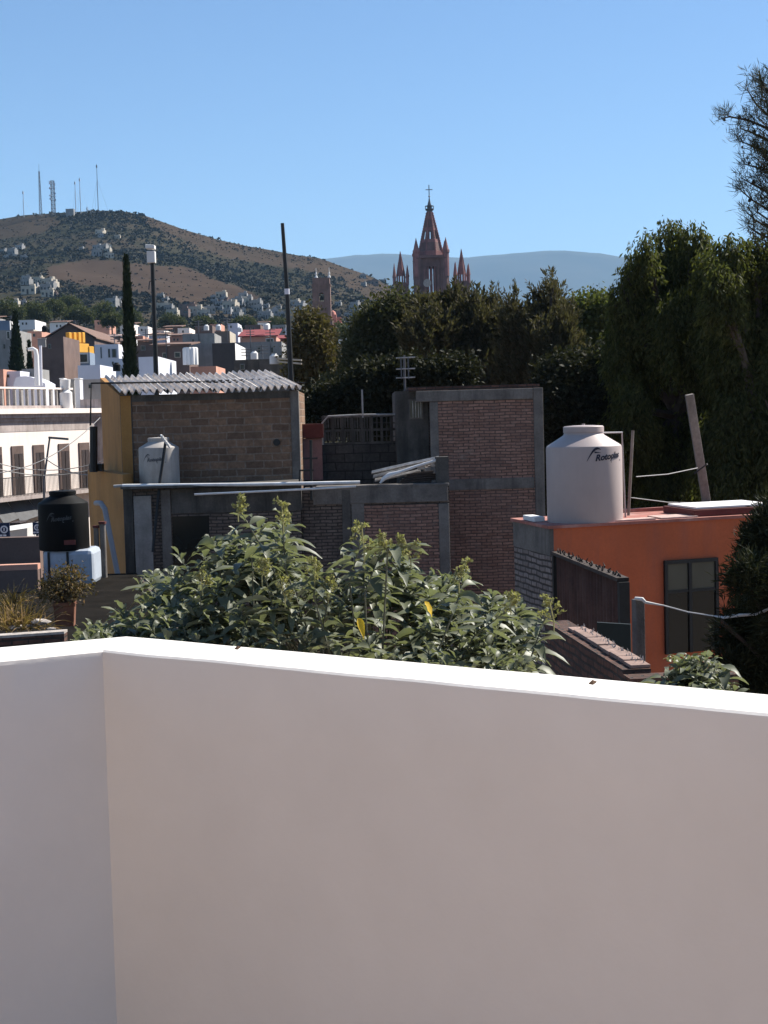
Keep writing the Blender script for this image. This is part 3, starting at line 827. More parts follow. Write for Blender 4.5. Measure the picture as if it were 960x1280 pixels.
# ================================================================== big leafy shrub behind the parapet
LF_T = leafmat('felted_leaves', [(.085, .095, .055), (.11, .12, .072), (.145, .155, .10), (.065, .074, .045)], trans=.2, rough=.5, back=(.28, .29, .22), spec=.38)
LF_Y = leafmat('yellowed_leaf', [(.6, .38, .03), (.7, .48, .06)], trans=.4)
LF_F = leafmat('greenish_flower_buds', [(.22, .21, .09), (.31, .29, .13), (.40, .37, .20), (.17, .17, .075)], trans=.3, rough=.8)
STEM = stained('grey_green_stem', (.12, .12, .085), var=.3, scale=20, bump=0)
def curved_leaves(B, A, L, W, rng, droop=.55, seg=5, fold=.22):
    """B base, A direction: drooping lance leaves folded along the midrib"""
    n = len(B); A = unit(A)
    up = np.array([0, 0, 1.0])
    S = np.cross(A, up); S = unit(S + rng.normal(size=(n, 3)) * .25)
    N = unit(np.cross(S, A))
    dr = droop * rng.uniform(.5, 1.5, (n, 1))
    rows = []
    for k in range(seg + 1):
        t = k / seg
        c = B + A * (L * (t - .12 * dr * t * t)) + np.array([0, 0, -1.0]) * (L * dr * t * t * .75)
        wv = W * (math.sin(math.pi * min(1, t ** .8 * .96 + .03)) ** .9 * .5 + .004)
        wob = rng.normal(size=(n, 1)) * .004
        rows.append(np.stack([c - S * wv + N * (wv * fold * 2 + wob), c, c + S * wv + N * (wv * fold * 2 - wob)], axis=1))
    V = np.stack(rows, axis=1)          # n, seg+1, 3, 3
    m = (seg + 1) * 3
    V = V.reshape(-1, 3)
    q = []
    for k in range(seg):
        for j in range(2):
            a = k * 3 + j
            q.append((a, a + 1, a + 4, a + 3))
    q = np.array(q)
    Q = (np.arange(n)[:, None, None] * m + q[None]).reshape(-1, 4)
    return V, Q
def outline_y(tab, x): return lerp_tab(tab, x)
def leafy(name, label, tab, ybot, D0, n_shoot, per, leafL, seed, pan, yellow, base_px, zbase, cat, depth=1.4, r0=.06):
    rng = np.random.default_rng(seed)
    x0, x1 = tab[0][0], tab[-1][0]
    bp = at(base_px, ybot, D0); root = Vector((bp.x, bp.y + .1, zbase))
    t = thing(name, root, label, cat)
    tips = []
    cl = [(rng.uniform(x0, x1), rng.random() ** 1.3) for _ in range(max(8, n_shoot // 7))]
    if n_shoot > 100: cl += [(108, .5), (112, .1), (128, .1), (130, .6), (150, .1), (152, .5), (168, .2), (172, .6), (190, .3), (200, .7), (212, .2), (230, .3), (250, .1), (262, .5)]
    while len(tips) < n_shoot:
        if rng.random() < .55:
            q = cl[rng.integers(len(cl))]; px = q[0] + rng.normal() * 14; f = min(1, max(0, q[1] + rng.normal() * .12))
        else: px = rng.uniform(x0, x1); f = rng.random() ** 1.25
        if not x0 < px < x1: continue
        yt = outline_y(tab, px)
        py = yt + 24 + f * (ybot + 25 - yt)
        if py > ybot + 25: continue
        # nearer at the bottom, farther at the silhouette
        dd = D0 + depth * (.55 * (1 - f) - .45 * f) + rng.uniform(0, .55) * depth * (1 if rng.random() < .6 else .2)
        tips.append(at(px, py, dd))
    for (px, py, ln) in pan: tips.append(at(px, py + 16, D0 + .1))
    T = np.array([tuple(v) for v in tips])
    fork = root + Vector((0, 0, (min(T[:, 2]) - zbase) * .75))
    m = MB()
    m.tube([root, (root + fork) / 2 + Vector((.08, 0, 0)), fork], [r0, r0 * .9, r0 * .75], BARK, n=8)
    mains = []
    for i in range(9):
        q = T[rng.integers(len(T))]; q = Vector(q)
        k = fork.lerp(q, .55) + Vector((rng.normal() * .06, rng.normal() * .06, -.1))
        m.tube([fork, fork.lerp(k, .5) + Vector((rng.normal() * .05, 0, .0)), k], [r0 * .55, r0 * .4, r0 * .28], BARK, n=6); mains.append(k)
    m.build('trunk', t, smooth=True)
    m = MB(); axes = []
    for q in T:
        q = Vector(q); k = min(mains, key=lambda v: (v - q).length)
        ax = (Vector((q.x - fork.x, (q.y - fork.y), 0)) * .6 + Vector((0, 0, 1)) + Vector(rng.normal(size=3)) * .42).normalized()
        ln = leafL * rng.uniform(1.2, 2.0)
        b = q - ax * ln
        m.tube([k, k.lerp(b, .6) + Vector((0, 0, -.03)), b, q], [r0 * .10, r0 * .085, r0 * .07, r0 * .035], STEM, n=5)
        axes.append((np.array(b), np.array(ax), ln))
    m.build('branches', t, smooth=True)
    B, A, LL = [], [], []
    for b, ax, ln in axes:
        for j in range(per):
            f = (j + .5) / per
            az = j * 2.4 + rng.uniform(-.4, .4)
            hor = np.array([math.cos(az), math.sin(az), 0])
            el = .15 + 1.0 * f ** 2
            B.append(b + ax * ln * (.1 + .9 * f)); A.append(hor * math.cos(el) + np.array([0, 0, math.sin(el)]))
            LL.append(leafL * (1.12 - .62 * f ** 2.2) * rng.uniform(.75, 1.2))
    B, A, LL = np.array(B), np.array(A), np.array(LL)[:, None]
    V, Q = curved_leaves(B, A, LL, LL * rng.uniform(.26, .37, (len(B), 1)), rng)
    fo = np_mesh('foliage', V, Q, LF_T, t); fo.data.shade_smooth()
    for (px, py, ln) in pan:
        tip = np.array(at(px, py, D0 - .05)); h = ln * D0 / F
        P, AA = [], []
        m = MB()
        b = Vector(tip) - Vector((rng.normal() * h * .2, 0, h))
        m.tube([b - Vector((0, 0, h * .5)), b, Vector(tip)], .003, LF_F, n=4)
        for j in range(9):
            f = (j + rng.random()) / 9; az = rng.uniform(0, 6.28); r = h * rng.uniform(.3, .65) * (1 - f * .6)
            e = np.array(b.lerp(Vector(tip), f)); d = np.array([math.cos(az), math.sin(az), rng.uniform(.1, .9)])
            m.tube([e, e + d * r], .002, LF_F, n=3)
            for q_ in range(3):
                e2 = e + d * r * rng.uniform(.35, 1); d2 = d * .5 + rng.normal(size=3) * .5
                for k in range(6):
                    P.append(e2 + d2 * r * .45 * rng.random() + rng.normal(size=3) * .004); AA.append(rng.normal(size=3) + np.array([0, 0, .4]))
        P = np.array(P)
        V, Q = cards(P, np.array(AA), .017 * rng.uniform(.7, 1.3, len(P)), .012, rng)
        m.add(V, [tuple(q) for q in Q], LF_F)
        m.build('flower_panicle', t)
    for (px, py) in yellow:
        p = np.array([at(px, py, D0 - .55)])
        V, Q = curved_leaves(p, np.array([[.3, -.4, -.5]]), np.array([[leafL * .42]]), np.array([[leafL * .2]]), rng)
        np_mesh('yellow_leaf', V, Q, LF_Y, t)
    return t
TAB = [(88, 790), (100, 768), (128, 752), (150, 742), (165, 712), (180, 698), (205, 690), (222, 668), (250, 655), (275, 650), (288, 628), (300, 618), (318, 622), (335, 632), (350, 628), (365, 650), (385, 668), (408, 690), (425, 690),
       (440, 662), (458, 650), (475, 655), (500, 672), (525, 684), (560, 700), (590, 702), (620, 720), (650, 736), (668, 752), (680, 760), (688, 790)]
leafy('leafy_shrub', 'large grey-green leafy shrub with pale flower buds, rising behind the white parapet', TAB, 812, 6.9, 290, 13, .16, 21,
      [(452, 655, 34), (505, 672, 26), (478, 668, 24), (583, 702, 26), (685, 745, 30), (352, 628, 26), (300, 622, 20), (395, 700, 26), (412, 722, 22), (330, 700, 22), (250, 712, 22), (350, 722, 26), (640, 742, 18)],
      [(447, 773), (531, 752)], 420, 0, 'shrub')
TAB2 = [(815, 828), (824, 808), (838, 798), (852, 804), (868, 798), (880, 796), (893, 804), (905, 820), (925, 846)]
leafy('leafy_sapling', 'small leafy sapling poking above the coping at the right, before the orange house', TAB2, 858, 6.2, 46, 11, .125, 22, [], [], 865, 2, 'plant', depth=.5, r0=.025)

# ================================================================== brown brick house with ochre side (left)
fa = Fr(at(160, 608, 31.0), 1.0)
zl = fa.uz(260, 608)[1]                       # ledge
A = thing('house', fa.p(1.8, 0, 2.5), 'brown block house with ochre side walls under a corrugated roof', 'house')
mb = MB()
uL = fa.uz(155, 640)[0]; uR = fa.uz(376, 640)[0]
fa.box(mb, uL, uR, 0, zl, 0, 1.22, DARKBRICK); mb.build('ledge_wall', A)
mb = MB(); fa.pbox(mb, 214, 609, 377, 640, -.02, .3, CONCD); fa.box(mb, uL - .01, uR + .01, zl + .002, zl + .05, -.30, 1.18, CONCD); mb.build('ledge', A)
for (x0, x1, y0, mt) in [(168, 190, 620, CONCL), (202, 214, 612, CONC), (155, 167, 611, CONCD)]:
    mb = MB(); fa.pbox(mb, x0, y0, x1, 700, -.06 if mt is not CONCD else -.03, .2, mt, z0=2); mb.build('concrete_column', A, bevel=.01)
mb = MB(); fa.pbox(mb, 216, 645, 262, 700, -.012, .1, GLASS, z0=3.5); mb.build('dark_opening', A)
zt = fa.uz(262, 488, 1.2)[1]
u0 = fa.uz(152, 540, 1.2)[0]; u1 = fa.uz(374, 540, 1.2)[0]
mb = MB(); fa.box(mb, u0, u1, zl - .3, zt - .06, 1.2, 5.2, BROWNBLK); mb.build('brick_wall', A)
for (x0, x1) in [(151, 166), (364, 374.5)]:
    mb = MB(); a0 = fa.uz(x0, 540, 1.17)[0]; a1 = fa.uz(x1, 540, 1.17)[0]; fa.box(mb, a0, a1, zl - .1, zt - .05, 1.17, 1.5, CONCD if x0 < 200 else CONC); mb.build('concrete_column', A, bevel=.01)
mb = MB(); a0 = fa.uz(166, 540, 1.175)[0]; a1 = fa.uz(364, 540, 1.175)[0]; fa.box(mb, a0 + .01, a1 - .01, zt - .2, zt - .06, 1.175, 1.5, CONCD); mb.build('concrete_beam', A)
# vent in the wall
mb = MB(); q = fa.pp(346, 553, 1.2); mb.tube([q + fa.n * .1, q - fa.n * .06], .075, DARKMETAL, n=16); mb.build('vent_pipe', A)
# soot band low on the wall is the shaded ledge itself; side wall in ochre
D_ = Vector((-.27, .963, 0))
P0 = fa.p(u0, 0, 1.16); P1 = P0 + D_ * 4.3
ztb = zt + .52
def zz(p, z): return Vector((p.x, p.y, z))
mb = MB(); mb.prism([zz(P0, 2), zz(P1, 2), zz(P1, ztb - .07), zz(P0, zt - .07)], fa.r * .22, OCHRE); mb.build('side_wall', A)
Q0 = fa.p(uL, 0, -.02); Q1 = Q0 + Vector((-.35, .94, 0)) * 4.2
z5 = fa.uz(130, 590, 2)[1]
mb = MB(); mb.prism([zz(Q0, 2), zz(Q1, 2), zz(Q1, z5), zz(Q0, z5)], Vector((.28, 1.0, 0)) * .45, OCHRE); mb.build('annex_wall', A)
mb = MB(); mb.prism([zz(Q0, 2) + fa.r * .1, zz(Q1, 2) + fa.r * .1, zz(Q1, z5 + .05), zz(Q0, z5 + .05)], Vector((0, 0, 0)) + fa.r * .12, CONCD)
# corrugated roof: two courses of sheets
def corrugated(frame_o, ur, ud, rise, width, length, pitch, amp, mat, nl=10, uneven=.012, seed=0, thick=.012):
    rg = random.Random(seed)
    nw = int(width / pitch * 8)
    vs, fs = [], []
    up = Vector((0, 0, 1))
    for side in (0, 1):
        for j in range(nl + 1):
            for i in range(nw + 1):
                u = width * i / nw; v = length * j / nl
                z = rise * v / length + amp * math.sin(u / pitch * 2 * math.pi) + noise.noise(Vector((u * .8, v * .7, seed))) * uneven - side * thick
                vs.append(frame_o + ur * u + ud * v + up * z)
    W_ = nw + 1; H_ = (nl + 1) * W_
    for j in range(nl):
        for i in range(nw):
            a = j * W_ + i
            fs.append((a, a + 1, a + W_ + 1, a + W_)); fs.append((H_ + a, H_ + a + W_, H_ + a + W_ + 1, H_ + a + 1))
    for i in range(nw):
        fs.append((i, H_ + i, H_ + i + 1, i + 1)); a = nl * W_ + i
        fs.append((a, a + 1, H_ + a + 1, H_ + a))
    for j in range(nl):
        a = j * W_; fs.append((a, a + W_, H_ + a + W_, H_ + a)); a += nw
        fs.append((a, H_ + a, H_ + a + W_, a + W_))
    m = MB(); m.add(vs, fs, mat); return m
e0 = fa.pp(150, 488.5, .98); e1 = fa.pp(374.5, 486.5, .98); e0.z = e1.z = zt - .02
wR = (e1 - e0).length
sheets = [0, .26, .52, .78, 1.0]
roofp = None
for row in (1, 0):
    for k in range(4):
        ua = wR * sheets[k] - (.02 if k else .0); ub = wR * sheets[k + 1] + .05
        o = e0 + fa.r * ua + D_ * (row * 1.55 + random.uniform(-.03, .03)) + Vector((0, 0, row * .215 + (k % 2) * .012 + (0.0 if row else .018)))
        m = corrugated(o, fa.r, D_, .245, ub - ua, 1.72, .148, .052, ASB, seed=k + row * 7, uneven=.03)
        ob = m.build('roof_sheet', A, smooth=True, angle=60)
mb = MB(); mb.obox(e0 + D_ * 1.45 + Vector((0, 0, .235)), fa.r * wR, D_ * .05, Vector((0, 0, .03)), DARKMETAL); mb.build('roof_batten', A)
# grey pvc downpipe and white pipe on the ledge
mb = MB(); mb.tube([at(120, 629, 31.4), at(126, 629, 30.9), at(131, 636, 30.7), at(153, 748, 30.2), at(172, 850, 29.8)], .056, PVC, n=12); mb.build('downpipe', A, smooth=True)
mb = MB(); mb.tube([at(142, 608, 30.76), at(154, 607, 30.76)], .03, GALV, n=8); mb.tube([at(153, 607.3, 30.76), at(320, 605.5, 30.76), at(450, 603, 30.8)], .037, WPIPE, n=12); mb.build('white_pipe', A, smooth=True)
mb = MB(); mb.tube([at(243, 618, 30.64), at(310, 615, 30.66), at(385, 611.5, 30.7), at(445, 608, 30.75)], .022, WPIPE, n=8); mb.build('thin_white_pipe', A, smooth=True)
mb = MB(); mb.tube([at(113, 532, 33), at(114, 479, 33), at(240, 477.5, 33.1), at(382, 478.5, 33.3)], .022, DARKMETAL, n=6); mb.build('cable_bracket', A)
mb = MB(); mb.tube([at(117, 590, 33), at(117, 533, 33)], .085, DARKMETAL, n=8); mb.build('flue_pipe', A, smooth=True)
mb = MB(); fa_c = at(121, 589, 33.2); mb.box((fa_c.x, fa_c.y, fa_c.z), .28, .25, .16, DARKMETAL); mb.build('dark_trough', A)

# ---- rotational-moulded water tanks
def tank(label, cx, ybase, D, Rb, H, mat, group, ink, ang, tsize, tz, slant=.1, dents=False):
    b = at(cx, ybase, D)
    t = thing('water_tank', b, label, 'water tank', group)
    s = H / 1.39
    mb = MB()
    mb.lathe([(Rb * .985, 0), (Rb, .03 * s), (Rb * 1.0, 1.06 * s), (Rb * .985, 1.10 * s), (Rb * .95, 1.118 * s), (Rb * .56, 1.25 * s), (Rb * .53, 1.265 * s), (Rb * .51, 1.30 * s)], b, mat, n=48)
    mb.build('tank_body', t, smooth=True, angle=28)
    mb = MB(); mb.lathe([(Rb * .52, 1.295 * s), (Rb * .535, 1.30 * s), (Rb * .535, 1.375 * s), (Rb * .50, 1.388 * s), (Rb * .25, 1.397 * s), (.03, 1.40 * s)], b, mat, n=36)
    mb.lathe([(.022 * s, 1.398 * s), (.022 * s, 1.42 * s)], b, mat, n=10)
    mb.build('lid', t, smooth=True, angle=28)
    m, W = text_part('Rotoplas', t, ink, b, Rb, ang, tsize, b.z * 0 + tz * s, slant=slant, lift=.004)
    # swoosh over the first letter
    top, bot = [], []
    for i in range(13):
        f = i / 12; x = -tsize * 2.75 + f * tsize * 1.65
        y = tsize * (.05 + 1.25 * math.sin(f * math.pi * .62))
        wd = tsize * .30 * math.sin(math.pi * min(1, .04 + f * .93)) + .004
        top.append(W(x, y + wd)); bot.append(W(x, y))
    n = len(top)
    m.add(top + bot, [(i, n + i, n + i + 1, i + 1) for i in range(n - 1)], ink)
    top = [W(-tsize * 1.85 + i * tsize * .16, tsize * (1.12 - .05 * i)) for i in range(6)]; bot = [W(-tsize * 1.85 + i * tsize * .16, tsize * (.92 - .03 * i) + (i * .002)) for i in range(6)]
    m.add(top + bot, [(i, 6 + i, 7 + i, i + 1) for i in range(5)], ink)
    # faint strap line under the last letters
    m.add([W(tsize * .3, -tsize * .45), W(tsize * 2.2, -tsize * .45), W(tsize * 2.2, -tsize * .33), W(tsize * .3, -tsize * .33)], [(0, 1, 2, 3)], INKG)
    m.build('brand_print', t)
    return t
G_T = 'rotomoulded water tanks'
TK = tank('large beige water tank with dark lettering standing on the orange house roof', 731.5, 653.5, 21.75, .54, 1.39, PLASTIC, G_T, INK, .56, .122, .92, slant=.10)
TA = tank('small dusty white water tank with faded lettering on the ledge of the brown house', 200, 606.5, 31.55, .415, .99, PLASTICW, G_T, INKG, -.05, .10, .72, slant=.06)
TB = tank('black water tank standing on a blue-white plastic container at the left', 81, 686.5, 28.4, .465, 1.10, PLASTICB, G_T, INKD, .10, .105, .72, slant=.10)
mb = MB(); q = at(84, 678, 27.95); mb.box((q.x, q.y, q.z - .045), .30, .012, .085, MAROON); mb.build('label_plate', TB)
# inlet pipes of the beige tank
mb = MB(); mb.tube([at(752, 541, 21.75), at(777.5, 540.5, 22.1), at(778, 556, 22.2), at(782, 652, 22.2)], .013, PVC, n=8); mb.build('inlet_pipe', TK, smooth=True)
# rod leaning across the white tank with a rag on top
mb = MB(); mb.tube([at(207, 552, 31.05), at(200, 600, 30.9), at(191, 690, 30.6)], .03, DARKMETAL, n=8); q = mb.build('leaning_rod', smooth=True); tag(q, 'thin dark rod leaning across the small white water tank', 'rod')
mb = MB()
for i in range(5):
    a = at(201 + i * 1.6, 544 + i * 2.2, 31.0); c = at(204 + i * 2.2, 549 + i * 2.8, 30.95)
    mb.tube([a, (a + c) / 2 + Vector((0, -.03, .02)), c], [.02, .035, .015], CANVW, n=6)
q = mb.build('rag', smooth=True); tag(q, 'white rag tied to the top of the leaning rod', 'rag')

# ================================================================== dark terrace building in the middle
fb = Fr(at(378, 610, 31.3), 1.0)
B = thing('building', fb.p(1.5, 0, 2), 'low dark brick building with concrete beam and a rooftop lattice terrace', 'building')
zb = fb.uz(470, 606)[1]
b0 = fb.uz(377.5, 640)[0]; b1 = fb.uz(562, 640)[0]
mb = MB(); fb.box(mb, b0, b1, 0, zb - .05, 0, .35, DARKBRICK); mb.build('front_wall', B)
mb = MB(); fb.box(mb, b0 + .3, b1, zb - .06, zb, -.045, .36, CONC); q = fb.pbox(mb, 391, 607, 560, 629, -.04, .2, CONC); mb.build('concrete_beam', B, bevel=.012)
mb = MB(); fb.pbox(mb, 456, 631, 549, 720, -.015, .2, REDBRICK, z0=3); mb.build('brick_panel', B)
for (x0, x1, mt) in [(440, 456, CONC), (549, 562, CONC), (428, 439, CONCD)]:
    mb = MB(); fb.pbox(mb, x0, 629.5 if mt is CONC else 612, x1, 700, -.03 if mt is CONC else -.044, .2, mt, z0=2); mb.build('concrete_column', B, bevel=.01)
mb = MB(); fb.box(mb, b0, b1, zb - .4, zb - .12, .35, 3.4, CONCD); mb.build('terrace_slab', B)
mb = MB(); u0, u1, z0, z1 = fb.pbox(mb, 374, 555, 540, 609, 3.2, 3.45, BLOCK); mb.build('terrace_wall', B)
# lattice of hollow blocks
mb = MB()
xl = [404 + i * 12.2 for i in range(12)]
for i, x in enumerate(xl):
    fb.pbox(mb, x - 1.6, 520, x + 1.6, 555, 3.2, 3.36, CONCD)
for y, h in ((519.5, 1.6), (537, 1.5), (553.2, 1.4)):
    fb.pbox(mb, 403, y - h, 539, y + h, 3.22, 3.34, CONC if y < 530 else CONCD)
for i in range(11):
    for (ya, yb) in ((521.5, 535.3), (538.8, 551.6)):
        if i < 5:
            for k in range(3): fb.pbox(mb, xl[i] + 2 + k * 3.3, ya, xl[i] + 3.9 + k * 3.3, yb, 3.23, 3.33, CONCD)
        else:
            fb.pbox(mb, xl[i] + 5.4, ya, xl[i] + 6.8, yb, 3.24, 3.32, CONCD)
            ym = (ya + yb) / 2; fb.pbox(mb, xl[i] + 1.6, ym - .6, xl[i] + 10.6, ym + .6, 3.245, 3.315, CONCD)
mb.build('lattice_screen', B)
mb = MB(); mb.tube([at(403.5, 556, 34.3), at(402.5, 529, 34.3), at(410, 520.5, 34.3), at(450, 518.5, 34.3), at(496, 518, 34.3)], .021, GALV, n=8); mb.build('handrail', B, smooth=True)
mb = MB(); fb.pbox(mb, 376, 548, 403, 600, 3.0, 3.18, PINKW); mb.build('pink_wall', B)
mb = MB(); fb.pbox(mb, 375, 530, 404, 547.5, 2.9, 3.6, MAROON); mb.build('maroon_canopy', B)
mb = MB(); fb.pbox(mb, 545, 571, 561, 612, .02, .3, CONCD); mb.build('parapet_stub', B)
# iron post with crossbars on the ledge
mb = MB(); mb.tube([at(389.5, 625, 31.1), at(388.5, 550, 31.1)], .03, DARKMETAL, n=8)
for y, l, r_ in ((573, 379, 397), (588, 374, 392)): mb.tube([at(l, y, 31.1), at(r_, y - .3, 31.1)], .02, DARKMETAL, n=6)
mb.tube([at(375, 588, 31.1), at(374, 610, 31.1)], .02, DARKMETAL, n=6)
tag(mb.build('iron_post'), 'dark iron post with crossbars standing before the pink wall', 'post')
mb = MB(); mb.tube([at(453.5, 522, 34.2), at(452.5, 487, 34.2)], .022, GALV, n=6); tag(mb.build('mast'), 'thin bare metal mast rising from the lattice terrace', 'mast')
# scrap on the terrace edge
scr = []
for i, (xa, ya, xb, yb, wd, lab) in enumerate([(465, 589, 548, 570.5, .10, 'uppermost corrugated scrap sheet lying slanted on the terrace edge'), (467, 594, 554, 574, .09, 'middle corrugated scrap sheet of the slanted pile'), (469, 598.5, 526, 585.5, .09, 'short lowest scrap sheet of the slanted pile')]):
    p = at(xa, ya, 31.5 + .05 * i); q = at(xb, yb, 31.9 + .05 * i)
    ud = (q - p); L_ = ud.length; ud.normalize(); sd_ = Vector((-.12, -.55, -.38)).normalized()
    m = corrugated(p, sd_, ud, 0, wd, L_, .076, .022, GALV, nl=8, uneven=.03, seed=50 + i, thick=.006)
    o = m.build('scrap_sheet', smooth=True, angle=60); tag(o, lab, 'metal sheet', 'scrap sheets piled on the terrace edge')
mb = MB()
ks = [(475, 604, .03), (480, 598, .08), (487, 594, .10), (500, 590, .06), (520, 583, .05), (540, 577, .05), (556, 573, .06)]
mb.tube([at(x, y, 31.42) for x, y, r in ks], [r * .6 for *_, r in ks], WPIPE, n=10)
tag(mb.build('plastic_tarp', smooth=True), 'crumpled whitish plastic tarp draped under the scrap sheets', 'tarp')
for i, (x, y, s, lab) in enumerate([(527, 584, .11, 'pale broken block lying under the scrap sheets, left one'), (534, 586, .09, 'pale broken block between two others under the scrap sheets'), (545, 580, .12, 'pale broken block at the right end of the scrap pile')]):
    c = at(x, y + 3, 31.6); mb = MB(); mb.box(c, s * 1.6, s, s, RUBBLE, rz=.4 * i); mb.box(c + Vector((s * .5, 0, s)), s * .7, s * .6, s * .35, RUBBLE, rz=.9); tag(mb.build('broken_block', bevel=.012), lab, 'block', 'broken blocks under the scrap')
mb = MB(); fb2 = at(515, 601, 31.5)
for k in range(4): mb.obox(at(500 + k * 3, 604 - k * 3, 31.55), Vector((.85 - k * .1, 0, .05)), Vector((0, .25, 0)), Vector((0, 0, .04)), WOODD)
tag(mb.build('plank_stack'), 'dark planks lying flat beneath the scrap sheets', 'planks')

# ================================================================== tall red brick house
fc = Fr(at(562, 600, 33.2), .6)
C_ = thing('house', fc.p(1.2, 0, 3), 'tall bare red brick house framed in grey concrete', 'house')
zc = fc.uz(605, 483)[1]
c0 = fc.uz(539, 560)[0]; c1 = fc.uz(680, 600)[0]
mb = MB(); fc.box(mb, c0, c1, 0, zc - .08, 0, 5, REDBRICK); mb.build('brick_wall', C_)
mb = MB(); fc.box(mb, c1 - .2, c1 + .012, 0, zc - .06, -.025, .3, CONC); mb.build('concrete_column', C_, bevel=.012)
mb = MB(); fc.box(mb, c0 - .012, c0 + .17, 2, zc - .31, -.025, .3, CONC); mb.build('concrete_column', C_, bevel=.012)
mb = MB(); fc.box(mb, c0 - .3, c1 - .21, zc - .30, zc - .065, -.03, .3, CONC); mb.build('concrete_beam', C_, bevel=.012)
mb = MB(); zz1 = fc.uz(610, 598)[1]; zz0 = fc.uz(610, 612)[1]; fc.box(mb, c0 + .3, c1 - .21, zz0, zz1, -.02, .3, CONC); mb.build('concrete_beam', C_, bevel=.012)
mb = MB(); fc.box(mb, c0 - .46, c1 - .05, zc - .06, zc + .03, .05, 5, LOWBRICK); mb.build('brick_coping', C_)
mb = MB(); k0 = fc.uz(495, 540, .5)[0]; fc.box(mb, k0, c0 - .02, 3, zc - .05, .5, 4, CONCD); mb.build('stair_room', C_)
wn = None
mb = MB(); fc.pbox(mb, 511, 499, 529, 524, .46, .54, CONC); fc.pbox(mb, 513, 501, 527.5, 522, .45, .52, GLASS)
wn = mb.build('window', C_)
mb = MB()
for x in (516, 519.5, 523, 526): fc.pbox(mb, x - .5, 501, x + .5, 522, .43, .447, GALV)
mb.build('window_bars', wn)
# sparse dry weeds and television aerial on top
an = at(506, 480, 34.5)
t = thing('television_antenna', (an.x, an.y, zc), 'old grid television antenna standing on the brick house beside dark trees', 'antenna')
mb = MB(); mb.tube([(an.x, an.y, zc - .03), (an.x, an.y, at(506, 444, 34.5).z)], .025, ANT, n=8); mb.build('pole', t)
mb = MB()
for y in (447, 461, 472): mb.tube([at(495, y + .5, 34.4), at(519, y - .5, 34.4)], .016, GALV, n=6)
for x in (501, 510): mb.tube([at(x, 446, 34.4), at(x + 1, 474, 34.4)], .016, ANT, n=6)
mb.build('dipoles', t)

# ================================================================== orange house
fd = Fr(at(690, 657, 21.0), 20.0)
LD = Vector((-.205, .979, 0))
zo = fd.p(0, 0).z + at(690, 657, 21.0).z
DEP = 1.75
o0 = fd.p(0, 0); o1 = fd.p(4.6, 0)
Dh = thing('house', o0 + fd.r * 2 + LD * 1, 'orange painted flat roofed house with a dark sliding window', 'house')
mb = MB(); mb.prism([zz(o0, 0), zz(o1, 0), zz(o1 + LD * DEP, 0), zz(o0 + LD * DEP, 0)], (0, 0, zo - .045), ORANGE); mb.build('wall', Dh)
mb = MB(); mb.prism([zz(o0 + fd.r * .02 - LD * .004, 0), zz(o0 + LD * DEP, 0), zz(o0 + LD * DEP - fd.r * .03, 0), zz(o0 - fd.r * .03 - LD * .004, 0)], (0, 0, zo - .42), GREYBRICK); mb.build('brick_side', Dh)
mb = MB(); mb.prism([zz(o0 + fd.r * .02 - LD * .006, zo - .418), zz(o0 + LD * DEP, zo - .418), zz(o0 + LD * DEP - fd.r * .04, zo - .418), zz(o0 - fd.r * .04 - LD * .006, zo - .418)], (0, 0, .37), CONC); mb.build('concrete_band', Dh)
mb = MB(); ov = .05
mb.prism([zz(o0 - fd.r * .07 - LD * .03, zo - .043), zz(o1, zo - .043) - LD * .03, zz(o1 + LD * (DEP + .05), zo - .043), zz(o0 + LD * (DEP + .05) - fd.r * .07, zo - .043)], (0, 0, .043), REDROOF); mb.build('roof', Dh)
mb = MB(); mb.obox(zz(o0 + LD * (DEP - .1) + fd.r * .9, zo + .003), fd.r * 3.6, LD * .12, Vector((0, 0, .05)), REDROOF); mb.build('roof_kerb', Dh)
mb = MB(); mb.obox(zz(o0 + fd.r * .9 + LD * .02, zo + .003), fd.r * .75, LD * .25, Vector((0, 0, .02)), TILEP); mb.obox(zz(o0 + fd.r * 1.75 + LD * .03, zo + .003), fd.r * .6, LD * .55, Vector((0, 0, .018)), TILEP); mb.build('roof_patch', Dh)
# skylight
mb = MB(); s0 = zz(fd.p(2.32, 0, .10), zo + .003); mb.obox(s0, fd.r * 1.45, LD * 1.15, Vector((0, 0, .10)), MAROON); sk = mb.build('skylight', Dh, bevel=.01)
mb = MB(); mb.obox(s0 + Vector((0, 0, .105)) + fd.r * .06 + LD * .04, fd.r * 1.30, LD * 1.05, Vector((0, 0, .03)), WHT); mb.build('white_lid', sk, bevel=.006)
mb = MB(); mb.obox(zz(o0 + fd.r * -.02 + LD * .75, zo + .003), fd.r * .17, LD * .55, Vector((0, 0, .07)), WHT); tag(mb.build('white_panel', bevel=.008), 'small white panel lying on the red roof left of the beige tank', 'panel')
# rear wing, one step lower
mb = MB(); mb.prism([zz(o0 + LD * (DEP + .06) + fd.r * 2.3, 0), zz(o1 + LD * (DEP + .06), 0), zz(o1 + LD * 6, 0), zz(o0 + LD * 6 + fd.r * 2.3, 0)], (0, 0, zo - .9), CONCD); mb.build('rear_wing', Dh)
